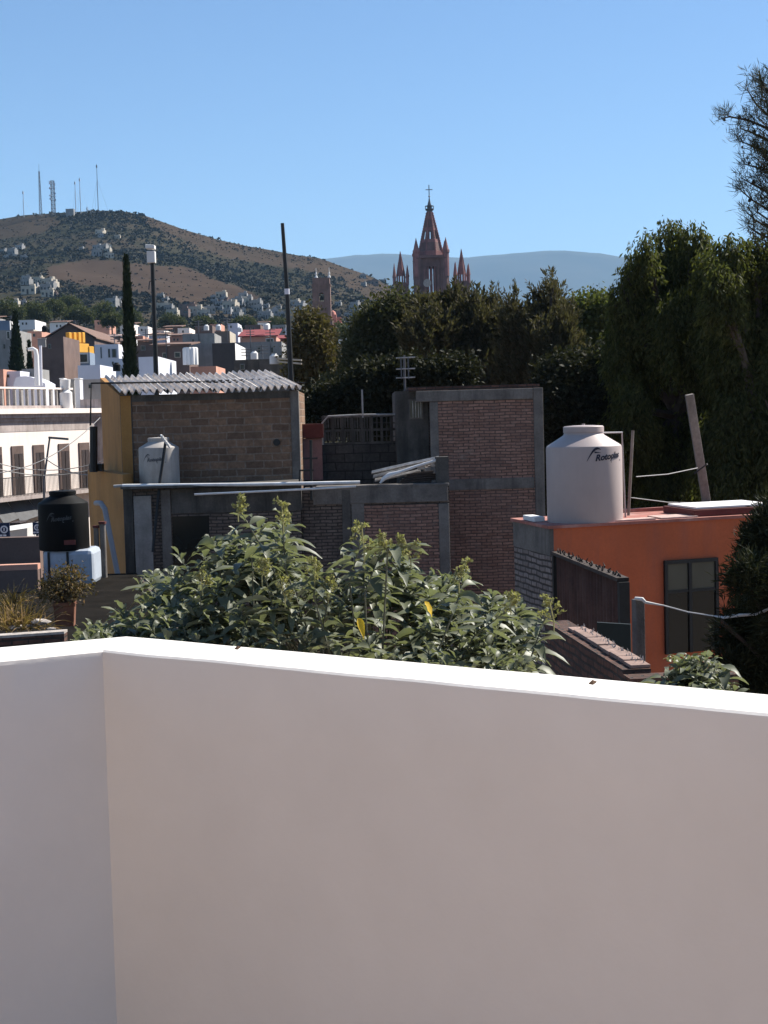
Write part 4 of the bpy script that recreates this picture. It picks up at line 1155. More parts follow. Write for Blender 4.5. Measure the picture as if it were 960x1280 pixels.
# sliding window
mb = MB(); wu0, wu1, wz0, wz1 = fd.pbox(mb, 830.5, 699, 897, 815, -.012, .02, DARKMETAL, z0=None)
fd.box(mb, wu0, wu1, wz1 - .05, wz1 + .004, -.05, -.013, DARKMETAL); fd.box(mb, wu0 - .004, wu0 + .045, wz0, wz1 - .051, -.05, -.013, DARKMETAL); fd.box(mb, wu1 - .045, wu1 + .004, wz0, wz1 - .051, -.05, -.013, DARKMETAL)
um = wu0 + (wu1 - wu0) * .47
fd.box(mb, um - .025, um + .025, wz0, wz1 - .051, -.05, -.013, DARKMETAL)
zm = fd.uz(860, 738)[1]; fd.box(mb, wu0 + .046, um - .026, zm - .02, zm + .02, -.04, -.013, DARKMETAL); fd.box(mb, um + .026, wu1 - .046, zm - .02, zm + .02, -.04, -.013, DARKMETAL)
wnd = mb.build('sliding_window', Dh)
for (a0, a1, k0, k1, mt) in [(wu0 + .047, um - .027, zm + .021, wz1 - .052, GLASSG), (um + .027, wu1 - .047, zm + .021, wz1 - .052, GLASSG), (wu0 + .047, um - .027, wz0 + .01, zm - .021, GLASS), (um + .027, wu1 - .047, wz0 + .01, zm - .021, GLASS)]:
    mb = MB(); fd.box(mb, a0, a1, k0, k1, -.022, -.014, mt); mb.build('glass_pane', wnd)
# vent pipes behind the tank
for i, (x0, y0, x1, y1, D, lab) in enumerate([(786, 654, 791, 538, 22.6, 'tall slender grey vent pipe right of the beige tank'), ]):
    mb = MB(); mb.tube([at(x0 - 1, y0, D), at(x1, y1, D)], .022, POLEM, n=8); tag(mb.build('vent_pipe', smooth=True), lab, 'pipe', 'vent pipes by the beige tank')
# leaning post with pegs
lp = [at(889.5, 668, 24.3), at(888, 640, 24.3), at(861.5, 493, 24.0)]
t = thing('leaning_post', lp[0], 'weathered grey post leaning left behind the white skylight lid', 'post')
ax = (lp[2] - lp[0]).normalized(); sx = Vector((1, 0, 0)) - ax * ax.x; sx.normalize(); sy = ax.cross(sx)
mb = MB(); mb.obox(lp[0] - sx * .065 - sy * .05, sx * .13, sy * .10, ax * (lp[2] - lp[0]).length, POLEM); mb.build('timber', t, bevel=.012)
mb = MB(); mb.tube([at(868, 592, 24.1), at(884, 580, 23.9)], .012, DARKMETAL, n=6); mb.build('peg', t)
mb = MB(); q = at(884, 632, 24.15); mb.box(q, .19, .16, .06, POLEM, rz=.2); mb.build('collar', t)
for (x0, y0, x1, y1, lab) in [(788, 622, 880, 629, 'sagging wire from the vent pipe to the foot of the leaning post'), (795, 596, 872, 585, 'thin wire from the trees to the middle of the leaning post')]:
    mb = MB(); a = at(x0, y0, 22.9); b_ = at(x1, y1, 24); mb.tube([a, a.lerp(b_, .5) - Vector((0, 0, .03)), b_], .009, ANT, n=5); tag(mb.build('wire'), lab, 'wire')

# corrugated brown fence running towards us
f0 = at(697, 694, 20.7); f1 = at(778, 727, 17.3); fz0 = min(f0.z, f1.z) - 2.4
ftop = (f0.z + f1.z) / 2; dv = f1 - f0; dv.z = 0; fl = dv.length; dv.normalize(); nrm = Vector((-dv.y, dv.x, 0)) * -1
t = thing('sheet_fence', zz((f0 + f1) / 2, 0), 'rusty brown corrugated sheet fence against the orange house', 'fence')
vs, fs = [], []; nn = 150
for i in range(nn + 1):
    s_ = fl * i / nn; off = .028 * math.sin(s_ / .15 * 2 * math.pi)
    for z in (fz0, ftop): vs.append(Vector((f0.x, f0.y, z)) + dv * s_ + nrm * off)
fs = [(2 * i, 2 * i + 2, 2 * i + 3, 2 * i + 1) for i in range(nn)]
mb = MB(); mb.add(vs, fs, RUST); ob = mb.build('corrugated_sheet', t, smooth=True, angle=180); sf = ob.modifiers.new('thickness', 'SOLIDIFY'); sf.thickness = .006
mb = MB(); mb.obox(Vector((f0.x, f0.y, ftop - .04)) + nrm * -.05, dv * fl, nrm * .02, Vector((0, 0, .035)), GALV); mb.obox(Vector((f0.x, f0.y, ftop + .002)) - nrm * .07 - dv * .15, dv * (fl + .18), nrm * .14, Vector((0, 0, .045)), WOODD); mb.build('top_rail', t)
mb = MB()
rg = random.Random(3)
for i in range(34):
    s_ = fl * (i + .5) / 34; q = Vector((f0.x, f0.y, ftop + .045)) + dv * s_ + nrm * rg.uniform(-.05, .05)
    mb.tube([q, q + Vector((rg.uniform(-.02, .02), 0, .03)), q + dv * rg.uniform(-.05, .05) + Vector((0, 0, rg.uniform(.03, .075)))], [.014, .012, .003], WOODD, n=5)
mb.build('weed_stubble', t)
mb = MB(); mb.obox(Vector((f1.x, f1.y, 1)) - nrm * .06, dv * .09, nrm * .12, Vector((0, 0, ftop - 1)), DARKMETAL); mb.build('fence_post', t); mb = MB(); mb.obox(Vector((f0.x, f0.y, 1)) - nrm * .06 - dv * .1, dv * .09, nrm * .12, Vector((0, 0, ftop - 1)), DARKMETAL); mb.build('fence_post', t)
# dark panel
mb = MB(); q0 = at(746, 778, 14.6); q1 = at(788, 779, 14.4); mb.obox(zz(q0, q0.z - 1.6), zz(q1, 0) - zz(q0, 0), Vector((.01, .04, 0)), Vector((0, 0, 1.6)), stained('dark_green_sheet', (.012, .018, .016), rough=.6, var=.2, bump=0))
tag(mb.build('dark_sheet'), 'black-green sheet leaning at the foot of the rusty fence', 'panel')
# low garden wall with a broken-glass and tile top
g0 = at(700, 786, 12.3); g1 = at(778, 829, 10.35); gz = (g0.z + g1.z) / 2
gd = zz(g1, 0) - zz(g0, 0); gl = gd.length; gd.normalize(); gn = Vector((gd.y, -gd.x, 0))
if gn.x > 0: gn = -gn
t = thing('garden_wall', zz((g0 + g1) / 2, 0), 'low dark brick garden wall topped with sunlit tiles and glass shards', 'wall')
mb = MB(); mb.obox(zz(g0, 1) + gn * .0 - gd * .6, gd * (gl + .6), -gn * .2, Vector((0, 0, gz - 1.03)), LOWBRICK)
e_ = zz(g1, 0)
mb.obox(zz(e_, 1) + gd * .002, Vector((1, .1, 0)).normalized() * .75, gd * .2, Vector((0, 0, gz - 1.06)), LOWBRICK); mb.build('brickwork', t)
mb = MB(); s_ = 0; rg = random.Random(9)
while s_ < gl - .05:
    l_ = rg.uniform(.16, .22); mb.obox(zz(g0, gz - .028) + gd * s_ + gn * (-.07 + rg.uniform(0, .014)), gd * (l_ - .012), -gn * .14, Vector((0, 0, rg.uniform(.022, .034))), COPE); s_ += l_
mb.build('tile_coping', t, bevel=.004)
mb = MB()
for i in range(60):
    q = zz(g0, gz + .0) + gd * (gl * rg.random()) - gn * rg.uniform(.13, .2); h = rg.uniform(.01, .032); a = rg.uniform(0, 3)
    v = Vector((math.cos(a), math.sin(a), 0)) * rg.uniform(.004, .008); k = v.cross(Vector((0, 0, 1))).normalized() * .003
    mb.add([q - v, q + v, q + v * rg.uniform(-.8, .8) + Vector((0, 0, h)), q - v + k, q + v + k, q + Vector((0, 0, h)) + k], [(0, 1, 2), (5, 4, 3), (0, 3, 4, 1), (1, 4, 5, 2), (2, 5, 3, 0)], GALV)
mb.build('glass_shards', t)
# small concrete post and clothes line
gp = at(798, 825, 13.0); gt = at(797.5, 749, 13.0)
mb = MB(); mb.box((gt.x, gt.y, gp.z - .5), .085, .085, gt.z - gp.z + .5, CONC, rz=.35); tag(mb.build('concrete_post', bevel=.006), 'small grey concrete post with a knotted line, before the orange wall', 'post')
ln = [(794, 748, 12.95), (803, 749, 12.9), (807, 753, 12.9), (830, 757, 12.9), (860, 765, 12.7), (892, 770, 12.5), (904, 772, 12.4), (925, 769, 12.2), (945, 768, 12.0), (962, 761, 11.9), (1000, 750, 11.5)]
mb = MB(); mb.tube([at(*q) for q in ln], [.014, .018, .013, .006, .005, .005, .012, .014, .009, .013, .008], CANVW, n=7); tag(mb.build('clothes_line', smooth=True), 'white twisted rag line strung from the small concrete post', 'rope')

# dark juniper at the right edge, bare pine boughs above it
tree('juniper_tree', 'dark feathery juniper at the right edge overlapping the orange house', [(948, 700, 24, 50), (975, 680, 36, 60), (935, 730, 24, 34), (955, 790, 40, 50), (925, 800, 28, 40), (985, 760, 44, 70), (918, 840, 24, 30), (960, 850, 50, 40), (902, 775, 9, 14), (975, 900, 50, 50), (985, 960, 46, 60)], 12.2, 'needle', 4200, 22, (.075, .13), .15, LF_JUN, 41, 1000, .05, 870, dj=.35, bark=WOODD)
def pine():
    D = 15.0; rng = np.random.default_rng(44)
    b0 = at(1010, 640, D); t = thing('pine_tree', (b0.x, b0.y, 0), 'sparse pine with bare cone-studded boughs reaching in at the top right', 'tree')
    m = MB(); m.tube([(b0.x, b0.y, 0), b0, at(1000, 330, D), at(1002, 60, D), at(1004, -50, D)], [.2, .15, .12, .06, .02], BARK, n=9); m.build('trunk', t, smooth=True)
    P, A, cones = [], [], []
    mb = MB()
    def tuftat(q, sz, n):
        for _ in range(n):
            P.append(np.array(q) + rng.normal(size=3) * sz * .4); A.append(rng.normal(size=3) * .75 + np.array([-.25, 0, .75]))
    # every bough forks into short upturned twigs ending in needle tufts
    main = [[(1010, 172), (965, 163), (935, 150), (912, 146), (902, 148)], [(1010, 185), (960, 176), (940, 166), (925, 160)], [(1005, 205), (970, 196), (945, 184), (924, 176)], [(1005, 160), (962, 146), (945, 130), (934, 112)],
            [(1005, 140), (968, 126), (956, 108), (951, 98)], [(1005, 232), (970, 222), (948, 210), (930, 205)], [(1005, 252), (966, 244), (944, 232), (926, 222)], [(1005, 272), (966, 266), (940, 250), (924, 236)],
            [(1005, 292), (965, 286), (945, 276), (930, 262)], [(1005, 306), (968, 300), (948, 292), (934, 282)], [(1005, 215), (978, 208), (958, 196), (946, 186)]]
    main += [[(2012 - x + rng.normal() * 10, y + rng.normal() * 12) for x, y in q] for q in main]      # the far side of the trunk
    main += [[(1004, y), (1004 + s * 14, y - 12), (1004 + s * 26, y - 26)] for y, s in ((70, 1), (58, -1), (40, 1), (25, -1), (5, 1), (-15, -1), (-30, 1))]
    for pts in main:
        dd = rng.normal() * .15
        pl = [Vector(at(x, y, D + dd + i * .04)) for i, (x, y) in enumerate(pts)]
        mb.tube(pl, [.018 * (1 - .72 * i / (len(pl) - 1)) for i in range(len(pl))], BARK, n=6)
        for a, b in zip(pl, pl[1:]):
            for i in range(max(2, int((b - a).length / .065))):
                q = a.lerp(b, rng.random()); dr = (b - a).normalized()
                e = q + (dr * rng.uniform(0, .7) + Vector(rng.normal(size=3)) * .45 + Vector((0, 0, .55))).normalized() * rng.uniform(.05, .19)
                mb.tube([q, (q + e) / 2 + Vector(rng.normal(size=3)) * .012, e], [.005, .0035, .002], BARK, n=4)
                for f in (.5, .8, 1.0): tuftat(q.lerp(e, f), .06, 9)
                if rng.random() < .4: cones.append((q + Vector(rng.normal(size=3)) * .02, rng.uniform(.01, .02)))
        tuftat(pl[-1], .07, 60)
    for k in range(150):      # denser inner foliage towards the trunk
        y = rng.uniform(100, 305); x = rng.uniform(943, 1000) + max(0, 170 - y) * .1 * rng.random(); q = Vector(at(x, y, D + rng.normal() * .25))
        e = q + Vector((rng.normal() * .06, rng.normal() * .06, .1)); mb.tube([at(1004, y + 28, D), q.lerp(Vector(at(1004, y + 28, D)), .3) - Vector((0, 0, .03)), q, e], [.008, .006, .005, .003], BARK, n=4)
        tuftat(q, .07, 16); tuftat(e, .07, 16)
        q2 = Vector(at(2008 - x, y, D + rng.normal() * .25)); mb.tube([at(1004, y + 28, D), q2, q2 + Vector((.05, 0, .1))], [.008, .004, .003], BARK, n=4); tuftat(q2, .07, 14)
    mb.build('boughs', t, smooth=True)
    P, A = np.array(P), np.array(A)
    V, Q = cards(P, A, .115 * rng.uniform(.5, 1.35, len(P)), .0062, rng)
    np_mesh('needles', V, Q, LF_PINE, t)
    mb = MB()
    for q, r in cones: mb.lathe([(r * .3, -r), (r, -r * .4), (r * .85, r * .5), (r * .2, r * 1.2)], q, BARK, n=7)
    mb.build('cones', t, smooth=True)['kind'] = 'stuff'
pine()
# ================================================================== neighbouring flat roof, lower left
zr = 5.62
NR = thing('building', (-6.6, 23, 0), 'dark flat roofed building at the lower left with dusty rooftop clutter', 'building')
mb = MB(); mb.prism([(-10.5, 17.2, 0), (-1.9, 17.2, 0), (-4.9, 30.2, 0), (-10.5, 30.2, 0)], (0, 0, zr - .06), DARKBRICK); mb.build('walls', NR)
mb = MB(); mb.prism([(-10.5, 17.3, zr - .058), (-2.0, 17.3, zr - .058), (-4.95, 30.1, zr - .058), (-10.5, 30.1, zr - .058)], (0, 0, .058), stained('near_black_roof', (.014, .012, .010), var=.6, scale=2, bump=.3, spec=.03, rough=.95)); mb.build('roof', NR)  # whole roof surface in a mottled near-black tone
# back parapet in maroon-brown with a peach coping board
w0, w1 = at(-60, 690, 29.6), at(50, 690, 29.6); zt_ = at(20, 672, 29.6).z
mb = MB(); mb.obox((w0.x, 29.6, zr + .002), (w1.x - w0.x, 0, 0), (0, .25, 0), (0, 0, zt_ - zr), BRN); mb.build('back_parapet', NR)
mb = MB(); q0, q1 = at(-60, 709, 27.0), at(47, 705, 27.2); mb.obox(q0 + Vector((0, 0, -.10)), q1 - q0, (0, .22, 0), (0, 0, .10), SALM); mb.obox((q0.x, 27.03, zr), (q1.x - q0.x, 0.15, 0), (0, .18, 0), (0, 0, q0.z - .105 - zr), BRN); mb.build('low_wall', NR)
q0, q1 = at(-60, 800, 17.9), at(80, 789, 18.3)
mb = MB(); mb.obox(zz(q0, zr + .002), zz(q1, 0) - zz(q0, 0), (0, .18, 0), (0, 0, (q0.z + q1.z) / 2 - zr - .03), LOWBRICK); mb.build('front_parapet', NR)
mb = MB(); mb.obox(zz(q0, (q0.z + q1.z) / 2 - .026), zz(q1, 0) - zz(q0, 0), (0, .2, 0), (0, 0, .03), RUBBLE); mb.build('parapet_coping', NR)
# plastic container under the black tank
a, b_ = at(53, 700, 28.0), at(116, 700, 28.0)
t = thing('plastic_container', ((a.x + b_.x) / 2, 28.4, zr), 'blue-white plastic container with two dark straps under the black tank', 'container')
zt2 = at(84, 686.5, 28.2).z
mb = MB(); mb.box(((a.x + b_.x) / 2, 28.45, zr), b_.x - a.x, .9, zt2 - zr, PLASTICBLUE); mb.build('body', t, bevel=.09)
for px in (61, 84.5):
    c = at(px, 700, 27.99); mb = MB(); mb.obox((c.x - .022, 27.985, zr + .03), (.044, 0, 0), (0, .012, 0), (0, 0, zt2 - zr - .06), DARKMETAL); mb.build('strap', t)
# grey tubes and red cap beside it
for px, yt_, r, lab in [(120, 660, .05, 'left one of two grey concrete tubes by the ochre wall'), (128, 655, .06, 'right one of two grey concrete tubes by the ochre wall')]:
    c = at(px, yt_, 29.4); mb = MB(); mb.tube([(c.x, c.y, zr), (c.x, c.y, c.z)], r, CONC, n=12); mb.tube([(c.x, c.y, c.z), (c.x, c.y, c.z + .05)], r * 1.3, MAROON, n=12); tag(mb.build('pipe_stub', smooth=True), lab, 'pipe', 'grey tubes by the ochre wall')
# clay pot with dry shrub
c = at(82, 780, 19.6); zp = max(zr, c.z - .02); t = thing('potted_shrub', (c.x, c.y, zp - .001), 'dried brown shrub in a square clay pot on the dark roof', 'plant')
mb = MB(); s = .135; ht = at(82, 752, 19.6).z - zp
mb.lathe([(s * 1.2, 0), (s * 1.38, ht * .85), (s * 1.5, ht * .86), (s * 1.5, ht), (s * 1.3, ht), (s * 1.25, ht - .03)], (c.x, c.y, zp), CLAY, n=4, a0=math.pi / 4 + .1); mb.build('pot', t)
rng = np.random.default_rng(61)
LB = lobes_world([(82, 732, 26, 20), (66, 735, 20, 16), (98, 738, 18, 14), (85, 718, 20, 10)], c.y, rng, .1)
mb = MB()
for l in LB:
    for _ in range(9):
        q = Vector(l[0]) + Vector(rng.normal(size=3) * .12); mb.tube([(c.x, c.y, zp + ht), ((c.x + q.x) / 2, (c.y + q.y) / 2, (zp + ht + q.z) / 2 + .03), q], [.012, .008, .003], WOODD, n=4)
mb.build('twigs', t)
V, Q = crown('round', LB, 130, 14, (.05, .5), rng, .09); np_mesh('foliage', V, Q, LF_DRYP, t)
# dry grass tuft, trough of soil and rubble
def tuft(px, py, D, wpx, hpx, n, label, mat):
    rng = np.random.default_rng(int(px)); c = at(px, py, D); zb_ = max(zr, c.z - .02); h = hpx * D / F; wd = wpx * D / F
    P = np.stack([c.x + rng.normal(size=n) * wd * .3, c.y + rng.normal(size=n) * wd * .25, np.full(n, zb_)], axis=1)
    A = rng.normal(size=(n, 3)) * .4 + np.array([0, 0, 1.0]) + (P - np.array([c.x, c.y, zb_])) * 1.2
    V, Q = curved_leaves(P, A, (h * 1.2 * rng.uniform(.5, 1.2, n))[:, None], np.full((n, 1), .014), rng, droop=.5)
    tag(np_mesh('grass_tuft', V, Q, mat, org=(c.x, c.y, zb_)), label, 'grass tuft', 'dry tufts on the dark roof')
tuft(22, 785, 19.0, 50, 48, 260, 'straw coloured dry grass tuft behind the brick ledge', LF_STRAW)
tuft(12, 760, 20.5, 30, 40, 120, 'darker dry tuft at the left edge of the roof', LF_DRYP)
rg = random.Random(12)
for i, (px, py, s, lab) in enumerate([(50, 777, .10, 'pale rubble lump left of the clay pot'), (20, 784, .09, 'pale rubble lump under the straw tuft'), (38, 782, .06, 'smallest rubble lump on the dark roof'), (64, 786, .05, 'flat rubble piece at the foot of the clay pot')]):
    c = at(px, py, 18.9); z0_ = max(zr, c.z - s * .5); mb = MB()
    pts = []
    for k in range(18):
        a = k * 2.4; zq = -1 + 2 * (k + .5) / 18; r = math.sqrt(1 - zq * zq) * rg.uniform(.75, 1.15); pts.append(Vector((c.x + r * math.cos(a) * s * 1.5, c.y + r * math.sin(a) * s, z0_ + (zq + 1) * s * .45)))
    import bmesh
    bm = bmesh.new()
    for p in pts: bm.verts.new(p)
    bmesh.ops.convex_hull(bm, input=bm.verts)
    bm.verts.index_update(); mb.add([v.co.copy() for v in bm.verts], [tuple(v.index for v in f.verts) for f in bm.faces], RUBBLE); bm.free()
    tag(mb.build('rubble_lump', bevel=.008), lab, 'rubble', 'rubble lumps on the dark roof')

# ================================================================== white colonial building
fw = Fr(at(65, 612, 85), 71.4)
W_ = thing('building', fw.p(0, 0, 3), 'white two storey colonial building with tall shuttered balcony doors', 'building')
zc0 = fw.uz(60, 517)[1]; zbal = fw.uz(50, 616)[1]; zdt = fw.uz(50, 556)[1]
uA = fw.uz(-45, 560)[0]; uB = fw.uz(131, 560)[0]
mb = MB(); fw.box(mb, uA, uB + 2, 0, zc0, 0, 9, CREAM); mb.build('wall', W_)
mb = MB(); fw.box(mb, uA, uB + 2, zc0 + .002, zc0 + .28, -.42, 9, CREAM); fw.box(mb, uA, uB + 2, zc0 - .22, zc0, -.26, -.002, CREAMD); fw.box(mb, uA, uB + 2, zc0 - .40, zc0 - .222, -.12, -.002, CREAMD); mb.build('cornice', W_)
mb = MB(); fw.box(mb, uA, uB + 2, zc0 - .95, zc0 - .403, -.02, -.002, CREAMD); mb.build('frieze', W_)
for (x0, x1) in [(-8, 2), (14.5, 29), (41.5, 55), (73.5, 86.5), (99, 111.5)]:
    u0 = fw.uz(x0, 585)[0]; u1 = fw.uz(x1, 585)[0]
    mb = MB(); fw.box(mb, u0, u1, zbal, zdt, -.07, -.002, BROWNSTONE); dr = mb.build('balcony_door', W_)
    mb = MB(); k = (u1 - u0) * .2; fw.box(mb, u0 + k, u1 - k * .4, zbal + .02, zdt - .42, -.085, -.071, SHUTTER)
    fw.box(mb, (u0 + k + u1 - k * .4) / 2 - .025, (u0 + k + u1 - k * .4) / 2 + .025, zbal + .02, zdt - .43, -.11, -.086, SHUTTER); mb.build('shutter', dr)
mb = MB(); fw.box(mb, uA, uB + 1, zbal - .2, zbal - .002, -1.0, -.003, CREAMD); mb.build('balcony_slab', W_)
mb = MB(); u = uA
while u < uB + 1:
    fw.box(mb, u, u + .02, zbal, zbal + 1.0, -.97, -.95, DARKMETAL); u += .135
fw.box(mb, uA, uB + 1, zbal + 1.0, zbal + 1.04, -.98, -.94, DARKMETAL); fw.box(mb, uA, uB + 1, zbal + .08, zbal + .11, -.975, -.945, DARKMETAL); mb.build('balcony_railing', W_)
for (x0, x1) in [(-12, 7), (9, 34), (36, 60), (62, 88)]:
    u0 = fw.uz(x0, 640)[0]; u1 = fw.uz(x1, 640)[0]
    mb = MB(); a = [fw.p(u0, zbal - .22, -.05), fw.p(u1, zbal - .22, -.05), fw.p(u1 - .1, zbal - 1.15, -.85), fw.p(u0 - .25, zbal - 1.35, -.95)]
    mb.prism(a, fw.n * .03 + Vector((0, 0, -.02)), DARKSHEET); mb.build('sloped_sheet', W_)  # dark grey sheets sloping out below the balcony slab
mb = MB(); fw.box(mb, fw.uz(-5, 690)[0], fw.uz(8, 690)[0], 0, 2.6, -.03, -.002, SHUTTER); mb.build('doorway', W_)
mb = MB(); fw.box(mb, fw.uz(44, 670)[0], fw.uz(49, 670)[0], 0, zbal - 1.5, -.03, -.002, SHUTTER); mb.build('doorway', W_)
# balustrade on its roof
mb = MB(); zt3 = fw.uz(40, 484, .4)[1]; zk = zc0 + .283; uC = fw.uz(91, 500, .4)[0]; u = uA
k = 0
while u < uC:
    wd_ = .2 if k % 5 == 0 else .11
    fw.box(mb, u, u + wd_, zk, zt3 - .1, .4, .55, CONCL); u += .62; k += 1
fw.box(mb, uA, uC, zt3 - .1, zt3, .36, .6, CREAM); fw.box(mb, uA, uC, zk, zk + .18, .38, .58, CREAMD); mb.build('roof_balustrade', W_)
# things standing on that roof
def boxthing(name, px0, py0, px1, py1, D, dep, mat, label, cat, z0=None, top=None, bevel=.03, group=None):
    a = at(px0, (py0 + py1) / 2, D); b_ = at(px1, (py0 + py1) / 2, D); zt_ = at((px0 + px1) / 2, py0, D).z; zb_ = at((px0 + px1) / 2, py1, D).z if z0 is None else z0
    mb = MB(); mb.obox((a.x, D, zb_), (b_.x - a.x, 0, 0), (0, dep, 0), (0, 0, zt_ - zb_), mat)
    if top: mb.obox((a.x - .04, D - .04, zt_ + .002), (b_.x - a.x + .08, 0, 0), (0, dep + .08, 0), (0, 0, .06), top)
    return tag(mb.build(name, bevel=bevel), label, cat, group)
boxthing('air_conditioner', 75, 474, 79.5, 496, 92, .9, WHT, 'slim white cabinet at the left of the dark roof hatch', 'cabinet', z0=zk, top=WHT)
boxthing('roof_hatch', 79.8, 475, 93, 494, 93, 1.2, GRY, 'dark grey roof hatch between two slim white cabinets', 'hatch', z0=zk, top=GRY)
boxthing('air_conditioner', 93.5, 474, 100, 495, 92, .9, WHT, 'slim white cabinet at the right of the dark roof hatch', 'cabinet', z0=zk, top=WHT)
c = at(83, 508, 87.5); mb = MB(); mb.lathe([(.36, 0), (.36, .9), (.2, 1.05), (.2, 1.15)], (c.x, c.y, zk), WHT, n=14); mb.lathe([(.25, 0), (.3, .5), (.2, .52)], (c.x, c.y, zk + 1.15), WHT, n=14); tag(mb.build('gas_cylinder', smooth=True), 'white gas cylinder at the right end of the roof balustrade', 'cylinder')
# white vaulted skylight
a = at(17, 488, 97); b_ = at(57, 488, 97); zz0 = zk; zt_ = at(40, 470, 97).z
mb = MB(); n = 12; pts = [Vector((a.x, 97, zz0)), Vector((b_.x, 97, zz0)), Vector((b_.x, 97, zt_ - .5))] + [Vector((b_.x + (a.x - b_.x) * i / n, 97, zt_ - .5 + .5 * math.sin(math.pi * min(1, .25 + .75 * (1 - i / n)) ) * 1.0)) for i in range(1, n)] + [Vector((a.x, 97, zt_ - .5))]
mb.prism(pts, (0, 3, 0), LAV); tag(mb.build('vaulted_skylight'), 'low rounded white rooftop skylight behind the balustrade', 'skylight')
# curved white rooftop pole and thin companion
mb = MB(); mb.tube([at(46.5, 482, 95), at(45.5, 445, 95), at(44.5, 438, 95), at(41, 436, 95), at(35, 437, 95)], [.17, .15, .14, .13, .1], WHT, n=10); tag(mb.build('flue_pipe', smooth=True), 'white curved flue pipe before the dark cypresses', 'pipe')
mb = MB(); mb.tube([at(51.5, 482, 96), at(50.5, 432, 96)], .09, LAV, n=8); tag(mb.build('pole', smooth=True), 'thin pale pole just right of the white curved flue', 'pole')
boxthing('sign_panel', 47, 424, 57, 434, 105, .2, GRY, 'plain grey panel between the cypress and the brown house', 'panel', top=GRY)

# street furniture before the white building
def lamp_mast():
    a = at(54, 690, 76); t = thing('street_lamp', (a.x, a.y, 0), 'slender street lamp with a long flat arm before the white facade', 'street lamp')
    mb = MB(); mb.tube([(a.x, a.y, 0), at(55, 600, 76), at(62, 548, 76)], [.075, .06, .045], ANT, n=8); mb.build('mast', t, smooth=True)
    mb = MB(); p = at(62, 547, 76); q = at(85.5, 549, 76); mb.obox(p - Vector((.05, .1, .05)), q - p + Vector((.05, 0, 0)), (0, .2, 0), (0, 0, .11), ANT); mb.build('lamp_head', t, bevel=.02)
lamp_mast()
def lantern():
    p = at(18, 592, 83.5); t = thing('wall_lantern', p, 'black iron lantern on a curled bracket by the balcony door', 'lantern')
    mb = MB(); mb.lathe([(.16, 0), (.26, .5), (.3, .52)], p - Vector((0, 0, .3)), DARKMETAL, n=6); mb.build('lantern_body', t)
    mb = MB(); mb.lathe([(.46, .22), (.3, .34), (.1, .5), (.03, .6)], p, DARKMETAL, n=6); mb.build('lantern_cap', t)
    mb = MB(); mb.tube([p - Vector((0, 0, .3)), at(16, 603, 83.7), at(10, 605, 83.9), at(6, 610, 84.2)], .05, DARKMETAL, n=6); mb.build('bracket', t)
lantern()
for px0, py0, px1, py1, D, cx, lab in [(-16, 654, 12.5, 672, 62, 5.2, 'dark blue sign with a pale round emblem at the left edge'), (40.5, 653, 51, 668, 66, 46.5, 'small dark blue sign with a round emblem beside the black tank')]:
    a = at(px0, py0, D); b_ = at(px1, py1, D); t = thing('street_sign', ((a.x + b_.x) / 2, D, 0), lab, 'sign', 'blue signs below the white facade')
    mb = MB(); mb.obox((a.x, D, b_.z), (b_.x - a.x, 0, 0), (0, .05, 0), (0, 0, a.z - b_.z), BLUESIGN); mb.build('plate', t)
    mb = MB(); mb.obox(((a.x + b_.x) / 2 - .05, D + .051, 0), (.1, 0, 0), (0, .08, 0), (0, 0, a.z - .1), ANT); mb.build('post', t)
    c = at(cx, (py0 + py1) / 2 - 1.2, D); r = (a.z - b_.z) * .26
    mb = MB(); mb.tube([(c.x, D - .012, c.z), (c.x, D - .002, c.z)], r, LAV, n=20); mb.tube([(c.x, D - .018, c.z), (c.x, D - .013, c.z)], r * .62, BLUESIGN, n=16); mb.box((c.x, D - .02, c.z - r * .4), r * .3, .008, r * .8, LAV)
    for k in (-1, .1): mb.box((c.x + r * k * .9, D - .006, c.z - r * 1.75), r * .8, .008, r * .45, LAV)
    mb.build('emblem', t)
a = at(30, 690, 70); t = thing('canvas_tent', (a.x, a.y, 0), 'white canvas tent roof in the street behind the blue sign', 'tent')
mb = MB(); p = [at(-20, 668, 68), at(34, 660, 70), at(34, 676, 70.3), at(-20, 676, 68.3)]; mb.prism(p, (0, 3.0, .1), CANVW); mb.build('canopy', t)
mb = MB(); mb.obox(zz(at(20, 690, 70.5), 0), (.12, 0, 0), (0, .12, 0), (0, 0, at(30, 675, 70.5).z), ANT); mb.build('pole', t)
boxthing('stall_booth', 12.5, 655, 25, 676, 72, 1.6, SHUTTER, 'dark brown kiosk between the two blue signs', 'kiosk', z0=0, top=SHUTTER)

# overhead cables
for i, (a_, b__, sag, D0_, D1_, lab) in enumerate([((-10, 577), (140, 572), .5, 70, 74, 'upper of the two level cables crossing the white facade'), ((-10, 584), (140, 578), .5, 70, 74, 'lower of the two level cables crossing the white facade'), ((-10, 592), (125, 522), .6, 66, 78, 'slanting cable rising across the white facade'), ((55, 572), (140, 590), .4, 74, 60, 'cable falling from the street lamp to the ochre wall')]):
    p, q = at(*a_, D0_), at(*b__, D1_); mb = MB(); n = 12
    mb.tube([p.lerp(q, k / n) - Vector((0, 0, sag * 4 * (k / n) * (1 - k / n))) for k in range(n + 1)], .022, ANT, n=5); tag(mb.build('overhead_cable'), lab, 'cable', 'overhead cables by the white facade')

